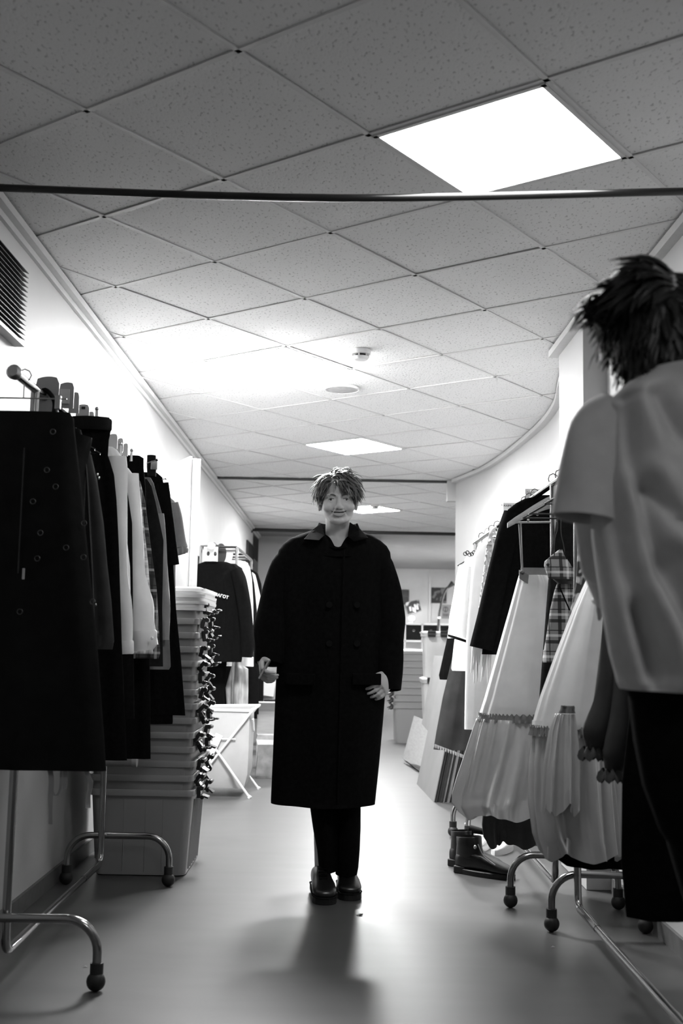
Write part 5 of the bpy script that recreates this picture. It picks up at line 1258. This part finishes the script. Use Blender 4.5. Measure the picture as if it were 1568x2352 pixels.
def hair(t, M, n, region, flow, L, wd, m, cen, rad, seed, grav=.2, lift=.3, jit=.25, name='hair', cap=None):
    rnd = random.Random(seed); mb = MB(); cen = Vector(cen); made = 0
    def out(p, k=1.03):
        q = Vector(((p.x - cen.x) / rad[0], (p.y - cen.y) / rad[1], (p.z - cen.z) / rad[2])); l = q.length
        if l < k: q *= k / max(l, 1e-6); p = Vector((cen.x + q.x * rad[0], cen.y + q.y * rad[1], cen.z + q.z * rad[2]))
        return p
    while made < n:
        u = rnd.uniform(-.55, 1); a = rnd.uniform(0, 2 * PI); r = math.sqrt(1 - u * u); e = Vector((r * math.cos(a), r * math.sin(a), u))
        p = Vector((cen.x + e.x * rad[0], cen.y + e.y * rad[1], cen.z + e.z * rad[2]))
        if not region(p): continue
        made += 1; nr = Vector((e.x / rad[0], e.y / rad[1], e.z / rad[2])).normalized(); f = Vector(flow(p, nr)); f = (f - nr * f.dot(nr)).normalized() if f.length > 1e-6 else nr
        dr = (f + nr * (lift * rnd.uniform(.5, 1.3)) + Vector((rnd.gauss(0, jit), rnd.gauss(0, jit), rnd.gauss(0, jit)))).normalized()
        ln = L(p) * rnd.uniform(.75, 1.2); path = [p - nr * .002]; q = p; cv = rnd.uniform(-.2, .2)
        for k in range(5):
            q = out(q + dr * (ln / 5)); path.append(q); dr = (dr + Vector((cv * dr.y, -cv * dr.x, -grav)) + Vector((rnd.gauss(0, .12), rnd.gauss(0, .12), rnd.gauss(0, .12)))).normalized()
        w_ = wd * rnd.uniform(.6, 1.3)
        mb.tube([M @ z for z in path], [w_ * .7, w_, w_, w_ * .85, w_ * .55, w_ * .12], 5, flat=.45, up=M.to_3x3() @ nr)
    if cap: mb.ell(M @ Vector(cap[0]), cap[1], 28, 18, M.to_3x3())
    return mb.build(name, m, t, smooth=70)
def shoe(t, toe, heel, hgt=.085, name='shoe'):
    toe, heel = Vector(toe), Vector(heel); d = (toe - heel); L = d.length; d.normalize(); s = Vector((-d.y, d.x, 0)).normalized(); up = s.cross(d) * -1
    if up.z < 0: up = -up
    def sec(u, wd, z0, z1, n=20, sq=.75):
        c = heel + d * (u * L)
        return [c + s * (math.copysign(abs(math.cos(2 * PI * k / n)) ** sq, math.cos(2 * PI * k / n)) * wd) + up * ((z0 + z1) / 2 + math.copysign(abs(math.sin(2 * PI * k / n)) ** sq, math.sin(2 * PI * k / n)) * (z1 - z0) / 2) for k in range(n)]
    o = MB().loft([sec(.0, .012, .03, .07), sec(.02, .032, .024, hgt), sec(.12, .039, .022, hgt + .02), sec(.30, .041, .022, hgt + .03), sec(.45, .044, .022, hgt + .01), sec(.62, .050, .022, .082), sec(.80, .052, .022, .066), sec(.93, .043, .022, .058), sec(.985, .026, .024, .050), sec(1.0, .008, .03, .040)]).build(name, m_shoe, t, smooth=70)
    wl = [heel + d * (u * L) for u in (0,)]
    pr = [(-.01, .026), (.05, .040), (.3, .042), (.6, .050), (.82, .052), (.94, .043), (1.0, .026), (1.02, .010)]
    P = [(u, w_) for u, w_ in pr] + [(u, -w_) for u, w_ in pr[::-1]]
    so = MB().loft([[heel + d * (u * L) + s * w_ + up * z for u, w_ in P] for z in (.0, .026)]).build('sole', m_rubber, o, smooth=0)
    MB().tube([heel + d * (u * L) + s * w_ + up * .028 for u, w_ in P + P[:1]], .003, 6).build('welt', m_charc, o)
    for k in range(4): MB().tube([heel + d * ((.46 + .055 * k) * L) + s * -.018 + up * (.112 - .010 * k), heel + d * ((.46 + .055 * k) * L) + s * .018 + up * (.112 - .010 * k)], .003, 6).build('lace', m_blackc, o)
    return o

# ---------------------------------------------------------------- the smiling man
man = thing('person', 'smiling tousle-haired man in a long black overcoat walking down the aisle', 'person', (-.03, 5.05, 0))
MH = Matrix.Translation((-.018, 5.03, 1.738)) @ Matrix.Rotation(.05, 4, 'Z') @ Matrix.Rotation(-.03, 4, 'Y') @ Matrix.Rotation(.05, 4, 'X')
mb = MB(); head_prims(mb, MH)
def torso(mb, secs):
    mb.loft([[Vector((x + a * math.cos(2 * PI * k / 24), y + b * math.sin(2 * PI * k / 24), z)) for k in range(24)] for x, y, z, a, b in secs])
torso(mb, [(-.03, 5.08, .88, .12, .09), (-.03, 5.08, .95, .155, .10), (-.03, 5.075, 1.10, .145, .09), (-.025, 5.07, 1.25, .16, .095), (-.02, 5.07, 1.40, .175, .095), (-.018, 5.07, 1.48, .16, .08), (-.018, 5.068, 1.535, .09, .062), (-.018, 5.066, 1.56, .06, .055)])
for s, hip, kn, an_ in ((1, (.055, 5.08, .92), (.055, 5.02, .50), (.048, 5.07, .09)), (-1, (-.09, 5.08, .92), (-.052, 5.01, .52), (-.054, 5.035, .10))):
    mb.capsule([hip, ((hip[0] + kn[0]) / 2, (hip[1] + kn[1]) / 2, (hip[2] + kn[2]) / 2), kn, ((kn[0] + an_[0]) / 2, (kn[1] + an_[1]) / 2 + .015, (kn[2] + an_[2]) / 2 + .03), an_], [.082, .07, .050, .048, .036])
wr_r, wr_l = Vector((-.338, 5.01, 1.0)), Vector((.226, 5.03, .948))
mb.capsule([(-.205, 5.07, 1.45), (-.285, 5.075, 1.22), wr_r], [.052, .042, .027]); mb.capsule([(.165, 5.07, 1.45), (.225, 5.09, 1.18), wr_l], [.052, .042, .027])
hand_prims(mb, wr_r, (.06, -.78, -.60), (.95, .05, .05), (.0, -.5, .8), .72, curls=[.75, .95, 1.05, 1.1], thumb=(.75, .55, .40))
hand_prims(mb, wr_l, (-.35, -.72, -.60), (-.75, .30, -.35), (-.1, -.5, .8), .80, thumb=(.8, .5, .3))
body = remesh(mb, 'body', m_skin, man, .0036, face_sculpt(MH, (-.03, 5.05, 0)))
face_parts(man, body, MH)
def reg_man(p):
    if p.y < -.030: 
        edge = .056 - .30 * max(0, p.x + .005) - .25 * max(0, -p.x - .045)
        return p.z > edge
    if p.y < .02: return p.z > -.005 and abs(p.x) > .02 or p.z > .05
    return p.z > -.06
def flow_man(p, nr):
    part = -.030
    sx = 1.0 if p.x > part else -1.0
    if p.y < -.01 and p.z > .03: return (sx * .9, -.35, -.35)
    return (sx * .45, .15 if p.y > .02 else -.12, -.8)
def len_man(p): return .078 if p.y < 0 and p.z > .04 else .050 if p.z > .03 else .036
hair(man, MH, 1700, reg_man, flow_man, len_man, .0046, m_hairb, (0, .012, .030), (.086, .101, .090), 3, grav=.30, lift=.42, jit=.24, cap=((0, .030, .038), (.088, .092, .088)))
# trousers, shoes
def legloft(t, name, rows, Y, th, m, seed):
    R = rows_to_rings(rows, Y, th, .006, 3, seed, 0, th, lim=False, n=28); return MB().loft(R, True, False).build(name, m, t, smooth=70)
tr_ = legloft(man, 'trouser_leg', [(1560, 745, 842), (1700, 758, 836), (1800, 765, 830), (1850, 768, 828), (1900, 770, 828), (1950, 770, 826), (1990, 770, 823), (2006, 770, 820)], 5.05, .085, m_blackc, 2)
legloft(man, 'trouser_leg', [(1560, 680, 780), (1700, 692, 776), (1800, 702, 775), (1850, 711, 778), (1900, 718, 778), (1950, 726, 778), (1980, 729, 777), (1998, 732, 776)], 5.03, .080, m_blackc, 4)
shoe(man, (.068, 4.885, .0), (.045, 5.165, .0)); shoe(man, (-.035, 4.80, .0), (-.072, 5.07, .012))
# overcoat
CY = 5.06
crows = [(1217, 724, 820), (1222, 708, 836), (1229, 690, 856), (1240, 664, 874), (1252, 650, 888), (1266, 640, 896), (1290, 634, 899), (1320, 634, 897), (1360, 634, 896), (1430, 635, 896), (1500, 637, 892), (1560, 634, 887), (1650, 630, 880), (1750, 626, 871), (1836, 622, 862), (1845, 622, 861)]
R = rows_to_rings(crows, CY, .165, .012, 4, 3, 0, .085, lim=False, n=96)
for r in R:
    for p in r:
        if p.y < CY and p.z > 1.40: p.z -= .085 * math.exp(-((p.x + .014) / .060) ** 2) * min(1, (p.z - 1.40) / .10) * min(1, (CY - p.y) / .04)
coat = MB().loft(R, False, False).build('overcoat', m_black, man, smooth=70)
sl = [(676, 1284, .050), (655, 1302, .066), (637, 1370, .077), (625, 1440, .079), (621, 1490, .072), (617, 1524, .060)]
sleeve(man, [at(x, y, CY - (.0 if i < 3 else .02 * (i - 2))) for i, (x, y, r) in enumerate(sl)], [r for _, _, r in sl], m_black, 'coat_sleeve', .85, .03, 24)
sl = [(858, 1282, .050), (871, 1302, .066), (885, 1358, .073), (891, 1420, .075), (891, 1480, .072), (891, 1550, .064), (893, 1586, .054)]
sleeve(man, [at(x, y, CY - (.0 if i < 4 else .012 * (i - 3))) for i, (x, y, r) in enumerate(sl)], [r for _, _, r in sl], m_black, 'coat_sleeve', .85, .03, 24)
def neckring(prof, front_dip, x0, y0, name, m, n=48, fw=.5):
    rg = []
    for r, rb, z, dip in prof:
        P = []
        for k in range(n):
            a = 2 * PI * k / n; fr = max(0, -math.sin(a)); w_ = (fw * fr ** 1.0 + (1 - fw) * fr ** 16) if fr > 0 else 0
            P.append(Vector((x0 + r * math.cos(a), y0 + rb * math.sin(a) - .02 * w_, z - dip * w_)))
        rg.append(P)
    return MB().loft(rg, False, False).build(name, m, man, smooth=60)
neckring([(.105, .085, 1.520, .02), (.078, .070, 1.585, .085), (.074, .068, 1.600, .100), (.071, .065, 1.598, .100), (.072, .064, 1.55, .075)], .1, -.014, 5.056, 'shirt_collar', m_blackc, n=96, fw=.48)
neckring([(.165, .105, 1.515, .05), (.112, .090, 1.575, .10), (.088, .080, 1.628, .175), (.080, .074, 1.626, .175), (.086, .080, 1.56, .12)], .1, -.014, 5.070, 'coat_collar', m_black, n=72, fw=1.0)
for pts, nm in ((((736, 1199), (746, 1230), (733, 1243), (697, 1239), (716, 1214)), 'lapel'), (((803, 1196), (798, 1232), (812, 1245), (846, 1236), (826, 1210)), 'lapel')):
    P = [at(x, y, 4.955) for x, y in pts]; yo = [.055, -.01, -.035, -.005, .06]
    MB().add([p + Vector((0, q, 0)) for p, q in zip(P, yo)] + [p + Vector((0, q + .014, 0)) for p, q in zip(P, yo)], [(0, 1, 2, 3, 4), (9, 8, 7, 6, 5)] + [(k, 5 + k, 5 + (k + 1) % 5, (k + 1) % 5) for k in range(5)]).build(nm, m_black, man, smooth=0, bev=.003)
for x, y in ((820, 1389), (822, 1566), (756, 1389), (756, 1478), (820, 1478)):
    p = at(x, y, CY - .15 + .02 * abs(x - 765) / 100); MB().tube([p, p + Vector((0, .010, 0))], [.014, .013], 14).build('coat_button', m_leather, man)
a, b = at(790, 1262, CY - .148), at(775, 1842, CY - .168); MB().tube([a, a.lerp(b, .5), b], .004, 6).build('front_edge', m_black, man)
for x in (690, 842):
    p = at(x, 1560, CY - .135); MB().box(p, (.13, .012, .05), rotz(.25 if x > 765 else -.25)).build('pocket_flap', m_black, man, smooth=0, bev=.004)
MB().tube([wr_l + Vector((.0, -.03, -.002)), wr_l + Vector((-.004, -.036, -.004))], [.016, .014], 14).build('watch', m_lgrey, man)
# phone in his right hand
ax = (at(616, 1522, 4.93) - at(599, 1553, 4.93)).normalized(); pc = (at(616, 1522, 4.93) + at(599, 1553, 4.93)) / 2
Yv = Vector((.10, 1, .12)).normalized(); Yv = (Yv - ax * Yv.dot(ax)).normalized(); nv = ax.cross(Yv); Rm = Matrix((nv, Yv, ax)).transposed()
ph = thing('phone', 'slim pale-edged phone held edge-on in the man\'s lowered right hand', 'phone', pc - Vector((0, 0, .04)))
MB().box(pc, (.0085, .072, .092), Rm).build('case', m_lgrey, ph, smooth=0, bev=.003); MB().box(pc + nv * .0046, (.001, .064, .084), Rm).build('screen', m_blackp, ph, smooth=0)
MB().box(pc - nv * .0046 + ax * .03 + Yv * -.018, (.002, .018, .018), Rm).build('camera_bump', m_blackp, ph, smooth=0)

# ---------------------------------------------------------------- person at the right edge, seen from behind
per = thing('person', 'dark-haired person in a loose grey T-shirt seen from behind at the right edge', 'person', (.76, 2.13, 0))
PH = Matrix.Translation((.612, 2.13, 1.712)) @ Matrix.Rotation(PI - .25, 4, 'Z') @ Matrix.Rotation(.12, 4, 'X')
mb = MB(); head_prims(mb, PH, -.03)
torso(mb, [(.72, 2.115, .90, .12, .10), (.71, 2.115, .97, .16, .11), (.69, 2.115, 1.10, .145, .095), (.67, 2.115, 1.28, .16, .10), (.655, 2.115, 1.42, .18, .095), (.645, 2.115, 1.50, .165, .08), (.635, 2.115, 1.55, .08, .06), (.625, 2.115, 1.58, .06, .055)])
for hp, kn, an_ in (((.66, 2.115, .93), (.78, 2.13, .50), (.80, 2.16, .09)), ((.79, 2.115, .93), (.93, 2.13, .50), (.95, 2.18, .09))):
    mb.capsule([hp, ((hp[0] + kn[0]) / 2, (hp[1] + kn[1]) / 2, .72), kn, ((kn[0] + an_[0]) / 2, 2.115, .32), an_], [.088, .075, .052, .050, .037])
    mb.capsule([(an_[0], an_[1], .06), (an_[0], an_[1] + .14, .04)], [.035, .032])
for sh, el, wr, sd in (((.475, 2.115, 1.47), (.535, 2.30, 1.26), (.60, 2.52, 1.20), 1), ((.825, 2.115, 1.47), (.87, 2.19, 1.22), (.76, 2.40, 1.12), -1)):
    mb.capsule([sh, el, wr], [.050, .040, .027]); hand_prims(mb, wr, (sd * .35, .9, .0), (0, 0, -1), (sd, 0, 0), .7)
pb = remesh(mb, 'body', m_skin, per, .005, face_sculpt(PH, (.76, 2.13, 0)))
def reg_p(p):
    if p.y < -.035: return p.z > .045
    return p.z > -.14 and (p.z > -.10 or p.y > .0)
def flow_p(p, nr):                       # hair sweeps down and out to the person's left side (towards the aisle)
    if p.z > .02: return (.95 if p.x > -.03 else -.5, -.25, -.35)
    return ((.25 if p.x > 0 else -.2), .1, -.9)
hair(per, PH, 1300, reg_p, flow_p, lambda p: .10 if p.z > .03 else .06, .0070, m_haird, (0, .014, -.006), (.083, .103, .122), 9, grav=.24, lift=.20, jit=.10, cap=((0, .022, -.016), (.084, .096, .122)))
# the lock that sticks out towards the aisle
mb = MB(); rnd = random.Random(4)
for k in range(60):
    a = at(1392 + rnd.uniform(-24, 30), 716 + rnd.uniform(-45, 40), 2.10 + rnd.uniform(-.04, .04)); b = at(1322 + rnd.uniform(-18, 36), 742 + rnd.uniform(-34, 22), 2.08 + rnd.uniform(-.03, .03))
    c = (a + b) / 2 + Vector((rnd.uniform(-.005, .005), 0, .012)); mb.tube(smoothpath([a, c, b], 3), [.006, .007, .007, .006, .005, .003, .0008], 5, flat=.5)
for k in range(40):
    a = at(1440 + rnd.uniform(-30, 60), 665 + rnd.uniform(-20, 30), 2.1); b = at(1385 + rnd.uniform(-40, 40), 668 + rnd.uniform(-18, 50), 2.07)
    mb.tube(smoothpath([a, (a + b) / 2 + Vector((0, 0, .014)), b], 3), [.006, .007, .007, .006, .005, .003, .0008], 5, flat=.5)
mb.build('side_lock', m_haird, per, smooth=70)
# T-shirt
PYY = 2.105
prow = [(862, 1462, 1640), (880, 1444, 1664), (900, 1420, 1700), (925, 1395, 1745), (950, 1376, 1785), (1000, 1364, 1815), (1100, 1358, 1826), (1240, 1364, 1828), (1400, 1384, 1815), (1500, 1402, 1800), (1572, 1424, 1790), (1586, 1432, 1785)]
CR = []
for pts, dp, wd in (([(1452, 905), (1462, 1060), (1524, 1320), (1600, 1500)], .034, .014), ([(1412, 935), (1418, 1090), (1452, 1300), (1520, 1540)], .030, .016), ([(1510, 905), (1560, 1000), (1640, 1060)], .022, .016), ([(1500, 1120), (1548, 1190), (1640, 1220)], .030, .013),
                    ([(1386, 1200), (1408, 1380), (1450, 1560)], .024, .014), ([(1540, 1290), (1590, 1430)], .02, .014), ([(1480, 1400), (1520, 1580)], .02, .012)):
    CR.append(([at(x, y, 1.985) for x, y in pts], dp, wd))
def crease(p):
    tot = 0
    for P, dp, wd in CR:
        best = 9.0
        for i in range(len(P) - 1):
            ax, az, bx_, bz = P[i].x, P[i].z, P[i + 1].x, P[i + 1].z; L2 = (bx_ - ax) ** 2 + (bz - az) ** 2
            t_ = max(0, min(1, ((p.x - ax) * (bx_ - ax) + (p.z - az) * (bz - az)) / L2)); best = min(best, math.hypot(p.x - ax - t_ * (bx_ - ax), p.z - az - t_ * (bz - az)))
        tot += dp * math.exp(-(best / wd) ** 2) - dp * .45 * math.exp(-((best - .036) / .020) ** 2)
    return tot
R = rows_to_rings(prow, PYY, .150, 0, 5, 2, 0, .128, lim=False, n=160, sub=10); k_ = len(R)
for i, r in enumerate(R):
    s_ = i / k_
    for j, p in enumerate(r):
        u = (p.x - .64) / .2; a = min(1, s_ * 4)
        p.y -= a * (.010 * math.sin(7.5 * u - 5.0 * s_ + .6) + .006 * math.sin(13 * u + 4 * s_ + 1))
        if p.y < PYY: p.y += crease(p)
MB().loft(R, True, False).build('t_shirt', m_grey if False else mat('heather_jersey', .58, .85, namp=.06, nscale=25, bump=.15, bscale=300), per, smooth=80)
mj = MATS['heather_jersey']
sleeve(per, [at(1425, 945, PYY), at(1378, 1000, PYY), at(1358, 1090, PYY - .005), at(1345, 1192, PYY - .01)], [.05, .062, .062, .063], mj, 'short_sleeve', .95, .035, 28)
sleeve(per, [at(1750, 945, PYY), at(1800, 1000, PYY), at(1822, 1090, PYY), at(1835, 1192, PYY)], [.05, .062, .062, .063], mj, 'short_sleeve', .95, .035, 28)
rg = []
for r, z, dy in ((.088, 1.588, 0), (.078, 1.604, 0), (.070, 1.606, 0), (.072, 1.58, 0)):
    rg.append([Vector((.628 + r * math.cos(2 * PI * q / 32), 2.105 + r * .85 * math.sin(2 * PI * q / 32), z - .018 * math.sin(2 * PI * q / 32))) for q in range(32)])
MB().loft(rg, False, False).build('collar_rib', mj, per, smooth=60)
# trousers and shoes
zr_ = lambda z, x0, x1, th: ring(x0, x1, 2.115, z, th, 40)
MB().loft([zr_(1.06, .545, .87, .125), zr_(1.0, .545, .88, .13), zr_(.92, .555, .90, .135), zr_(.84, .57, .92, .13), zr_(.76, .60, .925, .125), zr_(.70, .64, .91, .11)], True, True).build('trouser_top', m_black, per, smooth=70)
for x, x2 in ((.67, .80), (.81, .95)):
    MB().loft([[Vector((x + (x2 - x) * q + rr_ * math.cos(2 * PI * k / 24), 2.115 + rr_ * math.sin(2 * PI * k / 24) + (.02 if q < .9 else 0), z)) for k in range(24)] for q, z, rr_ in ((0, .90, .094), (.35, .72, .092), (.8, .48, .082), (.95, .25, .075), (1, .07, .072))], True, True).build('trouser_leg', m_black, per, smooth=70)
shoe(per, (.805, 2.36, 0), (.80, 2.08, 0)); shoe(per, (.965, 2.38, 0), (.95, 2.10, 0))
